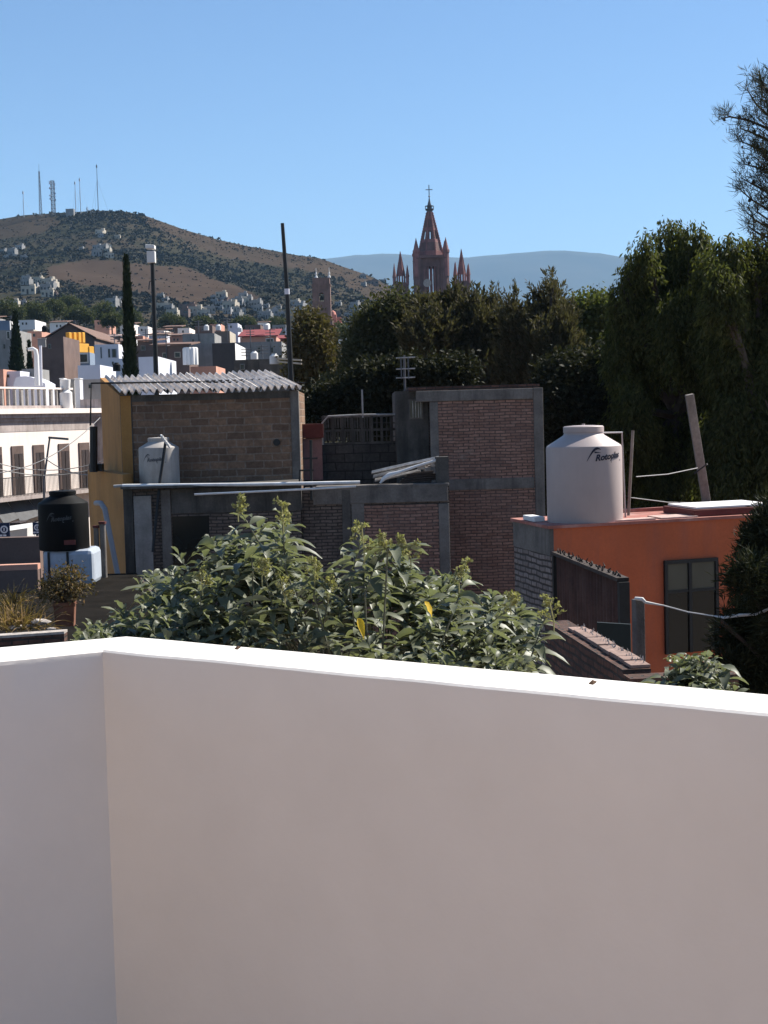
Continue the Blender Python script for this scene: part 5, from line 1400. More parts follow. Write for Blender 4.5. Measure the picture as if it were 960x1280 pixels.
# tall dark poles among the roofs
p0, p1, p2 = at(364, 480, 38), at(359, 365, 38), at(353, 279, 38)
t = thing('steel_pole', zz(p0, 0), 'tall dark slender steel pole rising behind the corrugated roof end', 'pole')
mb = MB(); mb.tube([zz(p0, 0), p0, p1, p2], [.075, .07, .058, .045], DARKMETAL, n=10); mb.build('shaft', t, smooth=True)
mb = MB(); mb.tube([at(358.6, 361, 38), at(358.9, 368, 38)], .066, LAV, n=10); mb.build('pale_band', t, smooth=True)
p0, p2 = at(195.5, 480, 45), at(190.5, 329, 45)
t = thing('lamp_pole', zz(p0, 0), 'dark pole carrying a white box lamp, right of the thin cypress', 'pole')
mb = MB(); mb.tube([zz(p0, 0), p0, p2], [.08, .075, .06], DARKMETAL, n=10); mb.build('shaft', t, smooth=True)
mb = MB(); c = at(189, 316, 45); mb.box((c.x, c.y, c.z - .3), .24, .24, .34, WHT); mb.tube([(c.x, c.y, c.z - .32), (c.x + .03, c.y, p2.z)], .05, WHT, n=8); hd = mb.build('lamp_housing', t, bevel=.02)
mb = MB(); c = at(188, 309, 45); mb.obox((c.x - .13, c.y - .16, c.z - .05), (.27, 0, -.02), (0, .3, 0), (0, 0, .12), WHT); mb.build('lamp_hood', t, bevel=.02)
mb = MB(); c = at(187, 352, 45); mb.tube([at(191, 350, 45), c, at(186, 362, 45)], .02, ANT, n=6); mb.build('arm', t)

# ================================================================== the town
def town_house(name, px0, px1, yt_, D, dep, mat, label, wins=(), roof=None, cat='house', group=None, zbot=None, side_mat=None, wmat=None, parapet=True):
    a = at(px0, yt_, D); b_ = at(px1, yt_, D); zt_ = (a.z + b_.z) / 2; wd = b_.x - a.x
    z0 = terrain((a.x + b_.x) / 2, D) - 1.0 if zbot is None else zbot
    z0 = min(z0, zt_ - 1.5)
    t = thing(name, ((a.x + b_.x) / 2, D + dep / 2, z0), label, cat, group)
    mb = MB(); th_ = .25
    if parapet and not roof:
        mb.obox((a.x, D, z0), (wd, 0, 0), (0, th_, 0), (0, 0, zt_ - z0), mat)
        mb.obox((a.x, D + dep - th_, z0), (wd, 0, 0), (0, th_, 0), (0, 0, zt_ - z0), mat)
        mb.obox((a.x, D + th_, z0), (th_, 0, 0), (0, dep - 2 * th_, 0), (0, 0, zt_ - z0), mat)
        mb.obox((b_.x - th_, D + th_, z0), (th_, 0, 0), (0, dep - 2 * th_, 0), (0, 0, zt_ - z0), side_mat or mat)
        mb.build('walls', t)
        mb = MB(); mb.obox((a.x + th_, D + th_, zt_ - .6), (wd - 2 * th_, 0, 0), (0, dep - 2 * th_, 0), (0, 0, .2), GRY); mb.build('flat_roof', t)
    else:
        mb.obox((a.x, D, z0), (wd, 0, 0), (0, dep, 0), (0, 0, zt_ - z0), mat); mb.build('walls', t)
    if roof:
        kind, rise, rm = roof; m = Vector(((a.x + b_.x) / 2, 0, 0)); o = .3
        mb = MB()
        if kind == 'gable':      # ridge along x
            A1 = Vector((a.x - o, D - o, zt_)); B1 = Vector((b_.x + o, D - o, zt_)); A2 = Vector((a.x - o, D + dep + o, zt_)); B2 = Vector((b_.x + o, D + dep + o, zt_)); R1 = Vector((a.x - o, D + dep / 2, zt_ + rise)); R2 = Vector((b_.x + o, D + dep / 2, zt_ + rise)); u_ = Vector((0, 0, .15))
            mb.prism([A1, B1, R2, R1], u_, rm); mb.prism([R1 + Vector((0, .002, 0)), R2 + Vector((0, .002, 0)), B2, A2], u_, rm)
            mb.prism([Vector((a.x + .02, D + .05, zt_)), Vector((a.x + .02, D + dep - .05, zt_)), Vector((a.x + .02, D + dep / 2, zt_ + rise - .05))], (.2, 0, 0), mat); mb.prism([Vector((b_.x - .22, D + .05, zt_)), Vector((b_.x - .22, D + dep - .05, zt_)), Vector((b_.x - .22, D + dep / 2, zt_ + rise - .05))], (.2, 0, 0), mat)
        elif kind == 'gablex':   # ridge going away from us
            m1 = Vector(((a.x + b_.x) / 2, D - o, zt_ + rise)); m2 = m1 + Vector((0, dep + 2 * o, 0)); u_ = Vector((0, 0, .15))
            mb.prism([Vector((a.x - o, D - o, zt_)), m1, m2, Vector((a.x - o, D + dep + o, zt_))], u_, rm); mb.prism([m1 + Vector((.002, 0, 0)), Vector((b_.x + o, D - o, zt_)), Vector((b_.x + o, D + dep + o, zt_)), m2 + Vector((.002, 0, 0))], u_, rm)
            mb.prism([Vector((a.x, D + .02, zt_)), Vector((b_.x, D + .02, zt_)), Vector(((a.x + b_.x) / 2, D + .02, zt_ + rise - .04))], (0, .2, 0), mat)
        elif kind == 'slope':    # single pitch towards us
            mb.prism([Vector((a.x - o, D - o, zt_)), Vector((b_.x + o, D - o, zt_)), Vector((b_.x + o, D + dep, zt_ + rise)), Vector((a.x - o, D + dep, zt_ + rise))], (0, 0, .15), rm)
        mb.build('roof', t)
    for (x0, y0, x1, y1) in wins:
        p, q = at(x0, y0, D), at(x1, y1, D)
        mb = MB(); mb.obox((p.x, D - .06, q.z), (q.x - p.x, 0, 0), (0, .058, 0), (0, 0, p.z - q.z), wmat or GRY); fr = mb.build('window', t)
        k = min((q.x - p.x), (p.z - q.z)) * .14; mb = MB(); mb.obox((p.x + k, D - .075, q.z + k), (q.x - p.x - 2 * k, 0, 0), (0, .013, 0), (0, 0, p.z - q.z - 2 * k), GLASS); mb.build('pane', fr)
    return t
# marigold house with merlons
mhs = town_house('house', 77.5, 112, 441, 168, 7, BLUEG, 'house with marigold merlon parapet over a blue-grey wall', [(98.5, 441.5, 111, 454)], wmat=WHT, parapet=False)
DD = 167.9
def mslab(x0, y0, x1, y1, d=.9):
    p, q = at(x0, y0, DD), at(x1, y1, DD); return (p.x, DD - d, q.z), (q.x - p.x, 0, 0), (0, d + .6, 0), (0, 0, p.z - q.z)
MTH = 62
fm = Fr(at(77, 440, 167.4), MTH)
mb = MB()
def mbox(x0, y0, x1, y1, d0=0, d1=.5): fm.pbox(mb, x0, y0, x1, y1, d0, d1, YEL)
mbox(78, 429, 111.5, 440.5); mbox(77, 423.5, 80, 428.6)
for x in (86.5, 92.5, 98.3, 103.2): mbox(x, 415.5 + (x - 86) * .0, x + 3.4, 428.7)
mbox(111.8, 433, 118, 456, -.1, .7)
mb.build('merlon_parapet', mhs, bevel=.06)
town_house('house', 97, 125, 456.5, 110, 6.5, LAV, 'lavender-white cube house with a lit right side below the marigold merlons', [])
town_house('house', 118, 148, 430.5, 150, 6.5, LAV, 'lavender house with two narrow dark windows, right of the marigold house', [(125.5, 434, 127.5, 448), (135, 436, 138, 447), (139.5, 436, 146, 447)], wmat=BLUEG)
town_house('house', 124, 158, 448.5, 138, 5, LAV, 'low pale lavender house behind the cypress foot', [(140, 452, 142.5, 456)])
town_house('house', 173, 197.5, 446, 120, 10.5, LAV, 'white house with louvred lit side, right of the lamp pole', [])
bd = town_house('house', 265, 293.5, 429, 100, 8.0, stained('shade_painted_white', (.045, .047, .052), var=.2, bump=0), 'white box house with shade painted into its dark front', [], side_mat=WHT, parapet=True)  # white box: shade is painted into the front, back and left walls
town_house('house', 52, 79, 421, 150, 8, BRN, 'dark brown rendered house left of the marigold merlons', [(60, 430, 64, 436)])
town_house('house', 56, 118, 424, 200, 26, BRN, 'wide house under a dark brown gabled tile roof', [], roof=('gablex', 2.0, TILE))
town_house('house', 112, 150, 421, 235, 18, BRN, 'long low house with a greyish tiled roof', [(118, 424, 122, 428)], roof=('slope', 1.2, TILEP))
town_house('house', 150, 190, 427, 190, 12, BRN, 'brown house right behind the thin cypress', [(176, 432, 182, 438)], roof=('slope', .8, TILE))
town_house('house', 190, 236, 432, 165, 8, BRN, 'dark brick house with a flat tin porch right of the lamp pole', [(203, 441, 209, 448), (218, 440, 226, 447)], roof=('slope', .6, TILE), wmat=BEI)
town_house('house', 228, 268, 417, 190, 8, GRY, 'plain grey rendered house before the beige cube', [(240, 424, 243, 430)])
town_house('house', 268, 287, 414, 215, 9, stained('shade_painted_beige', (.20, .165, .14), var=.2, bump=0), 'beige cube house with shade painted into its taupe front', [], side_mat=BEI)  # beige cube: front, back and left walls carry painted shade
town_house('house', 246, 352, 428, 175, 9, GRY, 'long grey walled building behind the dark-fronted white house', [(268, 432, 271, 440), (322, 434, 326, 441), (338, 434, 342, 441)])
town_house('house', 300, 345, 421, 210, 9, SALM, 'house under a broad dark red metal roof', [(332, 423, 342, 428)], roof=('slope', 1.4, REDT), wmat=WHT)
town_house('house', 345, 372, 424, 220, 10, BRN, 'house with red roof end behind the dark steel pole', [(350, 428, 354, 433)], roof=('slope', 1.0, REDT))
town_house('house', 363, 381, 461, 62, 3, CREAM, 'small cream shed wall at the right end of the corrugated roof', [(366, 465, 370, 470)])
town_house('house', 292, 366, 449, 70, 4, CONCD, 'low dark concrete rooftop behind the corrugated sheets', [(300, 455, 306, 462)])
town_house('house', 238, 270, 458, 85, 5, SALM, 'low salmon roof wall between the fluted tank and dark-fronted white house', [])
town_house('house', -30, 20, 413, 160, 7, GRY, 'grey house on the left edge behind the dark cypress', [(8.2, 402 + 12, 13, 424)], wmat=WHT)
town_house('house', -30, 16, 425, 150, 7, GRY, 'lower grey house with a fence top on the left edge', [(4, 430, 7, 436)])
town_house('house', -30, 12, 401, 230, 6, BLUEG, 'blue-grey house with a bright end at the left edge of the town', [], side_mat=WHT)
town_house('house', 28, 42, 412, 240, 8, BEI, 'beige house with a pink neighbour above the cypresses', [(31, 415, 33.5, 420)])
town_house('house', 34, 52, 414, 236, 8, SALM, 'pinkish house left of the brown gabled roof', [(41, 417, 44, 421)])
town_house('house', 5, 25, 464, 105, 4, LAV, 'low pale lavender roof room left of the curved flue', [(8, 468, 12, 472)])
town_house('house', 27, 46, 461, 108, 4, GRY, 'low grey roof room behind the curved flue', [])
town_house('house', -30, 4, 462, 104, 4, SALM, 'pinkish roof room at the left edge above the balustrade', [])
town_house('house', 104, 130, 474, 98, 6, GRY, 'grey low roof beyond the end of the white building', [(110, 480, 116, 486)])
town_house('house', 100, 127, 499, 90, 3, CREAMD, 'weathered low roof wall at the end of the balustrade', [])
town_house('house', 414, 445, 423, 260, 9, WHT, 'white house glimpsed right of the salmon church', [(433, 426, 437, 433)])
# fluted white tank
c = at(238.5, 456, 128)
mb = MB(); n = 48
prof_r = [1.05 + .06 * math.cos(k * math.pi * 2 / 4) for k in range(n)]
vs = []
for z in (0, 1.35, 1.45):
    for k in range(n): a = 2 * math.pi * k / n; r = (.62 + .035 * math.cos(a * 12)) * (1 if z < 1.4 else .85); vs.append(Vector((c.x + r * math.cos(a), c.y + r * math.sin(a), c.z + z)))
mb.add(vs, [(j * n + k, j * n + (k + 1) % n, (j + 1) * n + (k + 1) % n, (j + 1) * n + k) for j in range(2) for k in range(n)] + [tuple(2 * n + k for k in range(n))], WHT)
tag(mb.build('fluted_tank', smooth=True), 'white fluted rooftop tank left of the dark-fronted white house', 'water tank')
# light boards sticking out at the pole
for i, (xa, ya, xb, yb, lab) in enumerate([(346, 449, 377, 451, 'upper pale board sticking out behind the steel pole'), (348, 453, 377, 455.5, 'lower pale board sticking out behind the steel pole')]):
    p, q = at(xa, ya, 46), at(xb, yb, 44); mb = MB(); mb.obox(p, q - p, (0, .18, 0), (0, 0, .045), BEI); tag(mb.build('board'), lab, 'board', 'pale boards behind the corrugated roof')
for i, (px, py, D, s, mt, lab) in enumerate([(343, 451, 62, .35, WHT, 'white round bin on the roof by the pale boards'), (318, 445, 68, .3, WHT, 'white satellite dish shaped cap above the dark rooftop'), (168, 428, 189, .7, WHT, 'white roof tank just right of the thin cypress'), (258, 409, 190, .6, WHT, 'small white tank on the grey rendered house'), (273, 409, 214, .7, WHT, 'small white tank on the beige cube house'), (300, 411, 210, .6, WHT, 'small white tank left on the red metal roof'), (333, 408, 211, .7, WHT, 'small white tank right on the red metal roof'), (56, 411, 200, .7, PLASTICB, 'black roof tank on the gabled roof edge'), (146, 460, 108, .5, PLASTICB, 'black roof tank beside the lavender cube house')]):
    c = at(px, py + 4, D); mb = MB(); s *= .55
    mb.lathe([(s, 0), (s, s * 1.6), (s * .55, s * 2.0), (s * .5, s * 2.2)], c, mt, n=16); tag(mb.build('roof_tank', smooth=True, angle=25), lab, 'water tank', 'small tanks on the town roofs')

# television aerials on the roofs
for i, (px, py, D, h, lab) in enumerate([(206, 419, 164, 2.2, 'thin aerial on the dark brick house with the tin porch'), (247, 405, 189, 2.4, 'thin aerial on the plain grey rendered house'), (283, 402, 214, 2.6, 'thin aerial on the beige cube house'), (312, 415, 174, 2.2, 'thin aerial left of centre on the long grey building'), (337, 416, 174, 2.6, 'thin aerial at the right end of the long grey building'), (92, 404, 205, 2.2, 'thin aerial on the ridge of the brown gabled roof'), (135, 410, 236, 2.0, 'thin aerial on the long low tiled roof'), (181, 415, 192, 2.0, 'thin aerial on the brown house behind the cypress'), (141, 421, 151, 1.8, 'thin aerial on the lavender house'), (306, 440, 71, 1.1, 'short aerial on the low dark concrete rooftop'), (326, 437, 71, 1.3, 'taller aerial on the low dark concrete rooftop'), (12, 398, 229, 2.4, 'thin aerial on the blue-grey house at the left edge')]):
    p = at(px, py, D); mb = MB(); mb.tube([(p.x, D + .8, p.z - h * 1.3), (p.x, D + .8, p.z + h * .2)], .05 * D / 170 + .01, ANT, n=5)
    for k in range(3): mb.tube([(p.x - h * .22, D + .8, p.z + h * (.15 - k * .13)), (p.x + h * .22, D + .8, p.z + h * (.15 - k * .13))], .03 * D / 170 + .006, ANT, n=4)
    tag(mb.build('television_aerial'), lab, 'antenna', 'television aerials on the town roofs')

# filler houses between the roofs and the hill
rg = random.Random(77)
pal = [WHT, CREAM, BEI, SALM, GRY, BRN, LAV, WHT]
nm = ['white', 'cream', 'beige', 'salmon', 'grey', 'brown', 'lavender-white', 'white']
fill = [(-20, 396, 280), (22, 399, 300), (62, 402, 320), (118, 399, 330), (150, 404, 310), (172, 407, 280), (192, 411, 265), (205, 408, 300), (222, 409, 285), (244, 406, 320), (262, 404, 340), (285, 403, 360), (306, 405, 330), (322, 402, 370), (340, 405, 330), (356, 408, 300), (372, 404, 340), (186, 418, 240), (212, 419, 235), (160, 419, 250)]
for i, (px, py, D) in enumerate(fill):
    k = rg.randrange(8); wpx = rg.uniform(12, 22); dp = rg.uniform(6, 10)
    wx = px + wpx * rg.uniform(.2, .4)
    near = ['the left edge', 'the dark cypresses', 'the gabled roof', 'the marigold merlons', 'the thin cypress', 'the thin cypress crown', 'the lamp pole', 'the foot of the hill', 'the grey rendered house', 'the beige cube', 'the beige cube roof', 'the red metal roof', 'the red roof ridge', 'the hill houses', 'the steel pole', 'the steel pole base', 'the brown bell tower', 'the lamp pole foot', 'the tin porch', 'the long low house'][i]
    town_house('house', px, px + wpx, py + 1, D, dp, pal[k], 'distant %s box house near %s' % (nm[k], near), [(wx, py + 4, wx + 2.2, py + 7)] + ([(wx + 4.5, py + 4, wx + 6.7, py + 7)] if wpx > 15 else []), group='box houses between the town roofs and the hill', roof=('slope', .6, TILE) if rg.random() < .25 else None)

# ---- tiny houses on the hillside
protos = []
def hill_proto(kind, mat):
    wd, dp, h = kind
    mb = MB(); mb.obox((-wd / 2, 0, -2), (wd, 0, 0), (0, dp, 0), (0, 0, h + 2), mat); mb.obox((-wd / 2 + .6, -.04, h * .35), (wd * .18, 0, 0), (0, .038, 0), (0, 0, h * .35), GLASS); mb.obox((wd / 2 - .6 - wd * .2, -.04, h * .35), (wd * .2, 0, 0), (0, .038, 0), (0, 0, h * .35), GLASS)
    mb.obox((-wd * .1, -.04, .1), (wd * .14, 0, 0), (0, .038, 0), (0, 0, h * .62), SHUTTER)
    mb.obox((-wd / 2 - .1, -.1, h + .003), (wd + .2, 0, 0), (0, .3, 0), (0, 0, .4), mat); mb.obox((wd * .1, dp * .4, h + .003), (wd * .3, 0, 0), (0, dp * .4, 0), (0, 0, 1.8), mat)
    o = mb.build('hill_house', origin=(0, 0, 0)); tag(o, '', 'house'); return o
HW = stained('dusty_white_wall', (.27, .265, .265), var=.25, scale=.3, bump=0)
kinds = [((7, 6, 4), HW), ((9, 7, 5), BEI), ((6, 6, 3.5), GRY), ((11, 7, 4), BRN), ((8, 6, 6), GRY), ((6, 5, 3), HW)]
protos = [hill_proto(*k) for k in kinds]; used = [False] * len(protos)
clus = [((96, 312, 138, 324), 9, 'tiny pale house in the cluster just above the bare brown slope'), ((0, 312, 40, 326), 8, 'tiny grey house in the upper left hillside cluster'), ((30, 345, 64, 372), 13, 'tiny house in the left hillside cluster below the bare slope'), ((0, 378, 40, 388), 3, 'tiny house by the trees at the left foot of the hill'),
        ((266, 372, 318, 384), 18, 'tiny house in the row at the right foot of the bare slope'), ((236, 384, 300, 398), 14, 'tiny house at the hill foot above the grey rendered house'), ((300, 384, 352, 400), 12, 'tiny house at the hill foot left of the steel pole'), ((132, 378, 158, 394), 5, 'tiny house at the hill foot near the thin cypress'), ((415, 372, 446, 402), 7, 'tiny house on the slope right of the brown bell tower'), ((120, 292, 150, 302), 4, 'tiny house high under the hilltop masts'), ((200, 372, 236, 396), 7, 'tiny house at the hill foot right of the lamp pole'), ((360, 380, 392, 402), 6, 'tiny house on the slope left of the brown bell tower'), ((440, 346, 486, 372), 4, 'tiny house on the right hill shoulder left of the pink church')]
rg = random.Random(5)
for (x0, y0, x1, y1), n, lab in clus:
    for _ in range(n):
        px, py = rg.uniform(x0, x1), rg.uniform(y0, y1); d = hill_d(px, py)
        if d < 420: continue
        p = at(px, py, d); k = rg.choices(range(6), [5, 4, 3, 1.2, 3, 3])[0]; z = terrain(p.x, p.y)
        if not used[k]: o = protos[k]; used[k] = True
        else: o = protos[k].copy(); COL.objects.link(o)
        o.location = (p.x, p.y, z); o.rotation_euler = (0, 0, rg.uniform(-.5, .5)); s = rg.uniform(.45, .85); o.scale = (s, s, s)
        o['label'] = lab; o['category'] = 'house'; o['group'] = lab.replace('tiny', 'small').replace('house', 'houses')
for o, u in zip(protos, used):
    if not u: bpy.data.objects.remove(o)

# ---- masts on the hilltop
def mast(px, ytop, ybase, wpx, label, mat, style):
    d = 1292; b_ = at(px, ybase, d); zb_ = terrain(b_.x, b_.y) - 1; zt_ = at(px, ytop, d).z
    mb = MB(); wd = wpx * d / F; r = .13 if style != 'heavy' else .22
    if style == 'pole':
        mb.tube([(b_.x, b_.y, zb_), (b_.x, b_.y, (zb_ + zt_) / 2), (b_.x, b_.y, zt_)], [.34, .28, .18], mat, n=6)
        mb.box((b_.x, b_.y, zt_ - 3), 1.0, 1.0, 2.0, mat)
        for k in range(3):
            a = k * 2.1; mb.tube([(b_.x + 9 * math.cos(a), b_.y + 9 * math.sin(a), zb_), (b_.x, b_.y, zb_ + (zt_ - zb_) * .7)], .05, mat, n=4)
    else:
        n = max(6, int((zt_ - zb_) / 3.2)); taper = .35 if style == 'lattice' else .85
        for sx_, sy_ in ((-1, -1), (1, -1), (1, 1), (-1, 1)):
            mb.tube([(b_.x + sx_ * wd / 2, b_.y + sy_ * wd / 2, zb_), (b_.x + sx_ * wd / 2 * taper, b_.y + sy_ * wd / 2 * taper, zt_)], r, mat, n=4)
        for i in range(n):
            f0_, f1_ = i / n, (i + 1) / n
            for fa_, s in ((f0_, 1),):
                w0_ = wd / 2 * (1 - (1 - taper) * f0_); w1_ = wd / 2 * (1 - (1 - taper) * f1_); za, zb2 = zb_ + (zt_ - zb_) * f0_, zb_ + (zt_ - zb_) * f1_
                for sy_ in (-1, 1):
                    mb.tube([(b_.x - w0_, b_.y + sy_ * w0_, za), (b_.x + w1_, b_.y + sy_ * w1_, zb2)], r * .7, mat, n=4); mb.tube([(b_.x + w0_, b_.y + sy_ * w0_, za), (b_.x - w1_, b_.y + sy_ * w1_, zb2)], r * .7, mat, n=4)
                    mb.tube([(b_.x - w1_, b_.y + sy_ * w1_, zb2), (b_.x + w1_, b_.y + sy_ * w1_, zb2)], r * .7, mat, n=4)
        if style == 'heavy':
            rr = random.Random(2)
            for i in range(14):
                z = zb_ + (zt_ - zb_) * rr.uniform(.35, 1); s = rr.choice((-1, 1)); mb.tube([(b_.x + s * wd * .6, b_.y - 1.2, z), (b_.x + s * wd * .6 + .3 * s, b_.y - 1.7, z)], rr.uniform(.5, .9), LAV, n=12)
        else:
            mb.tube([(b_.x, b_.y, zt_), (b_.x, b_.y, zt_ + 6)], .12, mat, n=5)
    tag(mb.build('radio_mast'), label, 'mast', 'radio masts on the hilltop')
mast(51, 214, 268, 3.2, 'slim tapering lattice mast, tallest left one on the hilltop', ANT, 'lattice')
mast(67, 226, 267, 4.4, 'stout lattice mast crowded with dish antennas on the hilltop', ANT, 'heavy')
mast(123, 205, 266, 1, 'tallest single-pole mast at the highest point of the hilltop', ANT, 'pole')
mast(30, 238, 271, .8, 'faint thin mast nearest the left edge of the hilltop', ANTW, 'pole')
mast(95, 226, 266, .8, 'left of two faint thin masts beside the tall single pole', ANTW, 'pole')
mast(101, 222, 266, .8, 'right of two faint thin masts beside the tall single pole', ANTW, 'pole')
mast(109, 258, 266, .8, 'very short whip mast between the thin masts and the tall pole', ANTW, 'pole')
boxthing('mast_hut', 82, 261, 92, 268, 1285, 6, GRY, 'grey equipment hut under the hilltop masts', 'hut', z0=at(87, 270, 1285).z - 3, top=GRY, bevel=.1)

# ================================================================== pink church
DC = 400.0; K = DC / F
def cx(px, py, d=DC): return at(px, py, d)
base = cx(541, 400); zg = terrain(base.x, DC) - 1
CH = thing('church', (base.x, DC, zg), 'pink stone gothic church with a tall pierced spire and pinnacles', 'church')
X0 = base.x; Zs = lambda y, px=541: at(px, y, DC).z
def spire(mb, c, r0, z0, z1, mat, n=8, r1=.06, ribs=True):
    mb.lathe([(r0, z0), (r1, z1)], (c[0], c[1], 0), mat, n=n, a0=math.pi / 8)
    if ribs:
        for k in range(n):
            a = math.pi / 8 + 2 * math.pi * k / n; m_ = 14
            mb.tube([(c[0] + r0 * 1.03 * math.cos(a), c[1] + r0 * 1.03 * math.sin(a), z0), (c[0] + r1 * math.cos(a), c[1] + r1 * math.sin(a), z1)], [r0 * .085, r1 * .6 + .01], mat, n=5)
            for i in range(1, m_):     # crockets
                f = i / m_; r = r0 * 1.03 + (r1 - r0) * f; s = r0 * .10 * (1 - f * .6)
                mb.box((c[0] + (r + s * .4) * math.cos(a), c[1] + (r + s * .4) * math.sin(a), z0 + (z1 - z0) * f), s, s, s * 1.2, mat, rz=a)
R_b = 20 * K
zb0, zb1 = Zs(375), Zs(322)
tower_y = DC + R_b
# shaft below the belfry
mb = MB(); mb.box((X0, tower_y, zg), 2.15 * R_b, 2.15 * R_b, zb0 - zg, PINKSTD); mb.build('tower_shaft', CH)
# open belfry: corner piers, mullions, arches
mb = MB(); hb = zb1 - zb0
for sx_ in (-1, 1):
    for sy_ in (-1, 1):
        mb.lathe([(R_b * .30, 0), (R_b * .28, hb * .96), (R_b * .33, hb)], (X0 + sx_ * R_b * .82, tower_y + sy_ * R_b * .82, zb0), PINKSTD, n=8, a0=math.pi / 8)
for rot in range(4):
    c_, s_ = math.cos(rot * math.pi / 2), math.sin(rot * math.pi / 2)
    def P2(x, y, z): return Vector((X0 + x * c_ - y * s_, tower_y + x * s_ + y * c_, z))
    for x in (-.43, -.21, 0, .21, .43):
        p = P2(x * R_b, -R_b * .8, zb0); q_ = R_b * .055; mb.lathe([(q_, 0), (q_, hb * .9)], p, PINKST, n=8)
    n = 7
    for (xa, xb) in ((-.56, -.3), (.3, .56)):
        a, b_ = P2(xa * R_b, -R_b * .85, zb0), P2(xb * R_b, -R_b * .85, zb0); mb.obox(a, b_ - a, P2(0, -R_b * .75, 0) - P2(0, -R_b * .85, 0), (0, 0, hb), PINKSTD)
    a, b_ = P2(-.6 * R_b, -R_b * .86, zb0 + hb * .80), P2(.6 * R_b, -R_b * .86, zb0 + hb * .80); mb.obox(a, b_ - a, P2(0, -R_b * .72, 0) - P2(0, -R_b * .86, 0), (0, 0, hb * .2), PINKSTD)
    a, b_ = P2(-.6 * R_b, -R_b * .862, zb0), P2(.6 * R_b, -R_b * .862, zb0); mb.obox(a, b_ - a, P2(0, -R_b * .73, 0) - P2(0, -R_b * .862, 0), (0, 0, hb * .12), PINKSTD)
mb.build('belfry', CH)
mb = MB(); mb.box((X0, tower_y, zb1), R_b * 2.1, R_b * 2.1, hb * .06, PINKSTD); mb.build('belfry_cornice', CH)
# corner pinnacles
for sx_ in (-1, 1):
    for sy_ in (-1, 1):
        mb = MB(); c = (X0 + sx_ * R_b * .92, tower_y + sy_ * R_b * .92); z0_ = zb1 + hb * .06 - hb * .5
        mb.lathe([(R_b * .2, 0), (R_b * .2, hb * .55), (R_b * .24, hb * .56), (R_b * .24, hb * .62)], (c[0], c[1], z0_), PINKST, n=8, a0=math.pi / 8)
        spire(mb, c, R_b * .2, z0_ + hb * .62, Zs(296.5), PINKST, r1=.03, ribs=False); mb.build('pinnacle', CH)
# lancet dormers and main spire
zs0, zs1 = zb1 + hb * .06, Zs(246)
mb = MB(); rs = 15.2 * K
mb.lathe([(rs * 1.04, zs0), (rs * 1.04, zs0 + 1.3), (rs, zs0 + 1.35)], (X0, tower_y, 0), PINKST, n=8, a0=math.pi / 8)
zmid = Zs(262)
# pierced body: eight ribs with panels leaving openings
for k in range(8):
    a0_, a1_ = math.pi / 8 + 2 * math.pi * k / 8, math.pi / 8 + 2 * math.pi * (k + 1) / 8
    def SP(a, f, rr=1): r = (rs + (3.6 * K - rs) * f) * rr; return Vector((X0 + r * math.cos(a), tower_y + r * math.sin(a), zs0 + 1.3 + (zmid - zs0 - 1.3) * f))
    segs = [0, .22, .30, .52, .60, .80, .88, 1.0]
    for j in range(len(segs) - 1):
        f0_, f1_ = segs[j], segs[j + 1]
        if j in (2,) :          # tall lancet opening in the middle of each face
            for (g0_, g1_) in ((0, .36), (.64, 1)):
                q = [SP(a0_, f0_).lerp(SP(a1_, f0_), g0_), SP(a0_, f0_).lerp(SP(a1_, f0_), g1_), SP(a0_, f1_).lerp(SP(a1_, f1_), g1_), SP(a0_, f1_).lerp(SP(a1_, f1_), g0_)]
                inn = (Vector((X0, tower_y, 0)) - zz(q[0], 0)).normalized() * .2; mb.prism(q, inn, PINKSTD)
        else:
            q = [SP(a0_, f0_), SP(a1_, f0_), SP(a1_, f1_), SP(a0_, f1_)]; inn = (Vector((X0, tower_y, 0)) - zz((q[0] + q[1]) / 2, 0)).normalized() * .2; mb.prism(q, inn, PINKST if j % 2 else PINKSTD)
    mb.tube([SP(a0_, 0, 1.02), SP(a0_, 1, 1.02)], [.24, .13], PINKST, n=6)
    for i in range(1, 16):
        f = i / 16; p = SP(a0_, f, 1.05); mb.box((p.x, p.y, p.z), .26, .26, .32, PINKST, rz=a0_)
mb.build('main_spire', CH)
mb = MB(); zr_ = Zs(259.5); mb.lathe([(4.6 * K, 0), (5.4 * K, .3), (5.4 * K, .45)], (X0, tower_y, zr_ - .2), ANT, n=16)
for k in range(12):
    a = k * math.pi / 6; mb.tube([(X0 + 5.3 * K * math.cos(a), tower_y + 5.3 * K * math.sin(a), zr_ + .2), (X0 + 5.3 * K * math.cos(a), tower_y + 5.3 * K * math.sin(a), zr_ + 1.0)], .05, ANT, n=4)
mb.lathe([(5.3 * K, 0), (5.35 * K, .1)], (X0, tower_y, zr_ + .95), ANT, n=16); mb.build('spire_gallery', CH)
mb = MB(); mb.lathe([(3.6 * K, zmid - .2), (2.6 * K, Zs(254)), (.9 * K, Zs(247)), (.9 * K, Zs(245.5))], (X0, tower_y, 0), ANT, n=8); mb.build('spire_cap', CH)
mb = MB(); mb.tube([(X0, tower_y, Zs(246)), (X0, tower_y, Zs(228))], .13, ANT, n=6); mb.tube([(X0 - 4.4 * K, tower_y, Zs(234)), (X0 + 4.4 * K, tower_y, Zs(234))], .11, ANT, n=6); mb.lathe([(.05, 0), (.3, .3), (.05, .6)], (X0, tower_y, Zs(244)), ANT, n=10); mb.build('cross', CH)
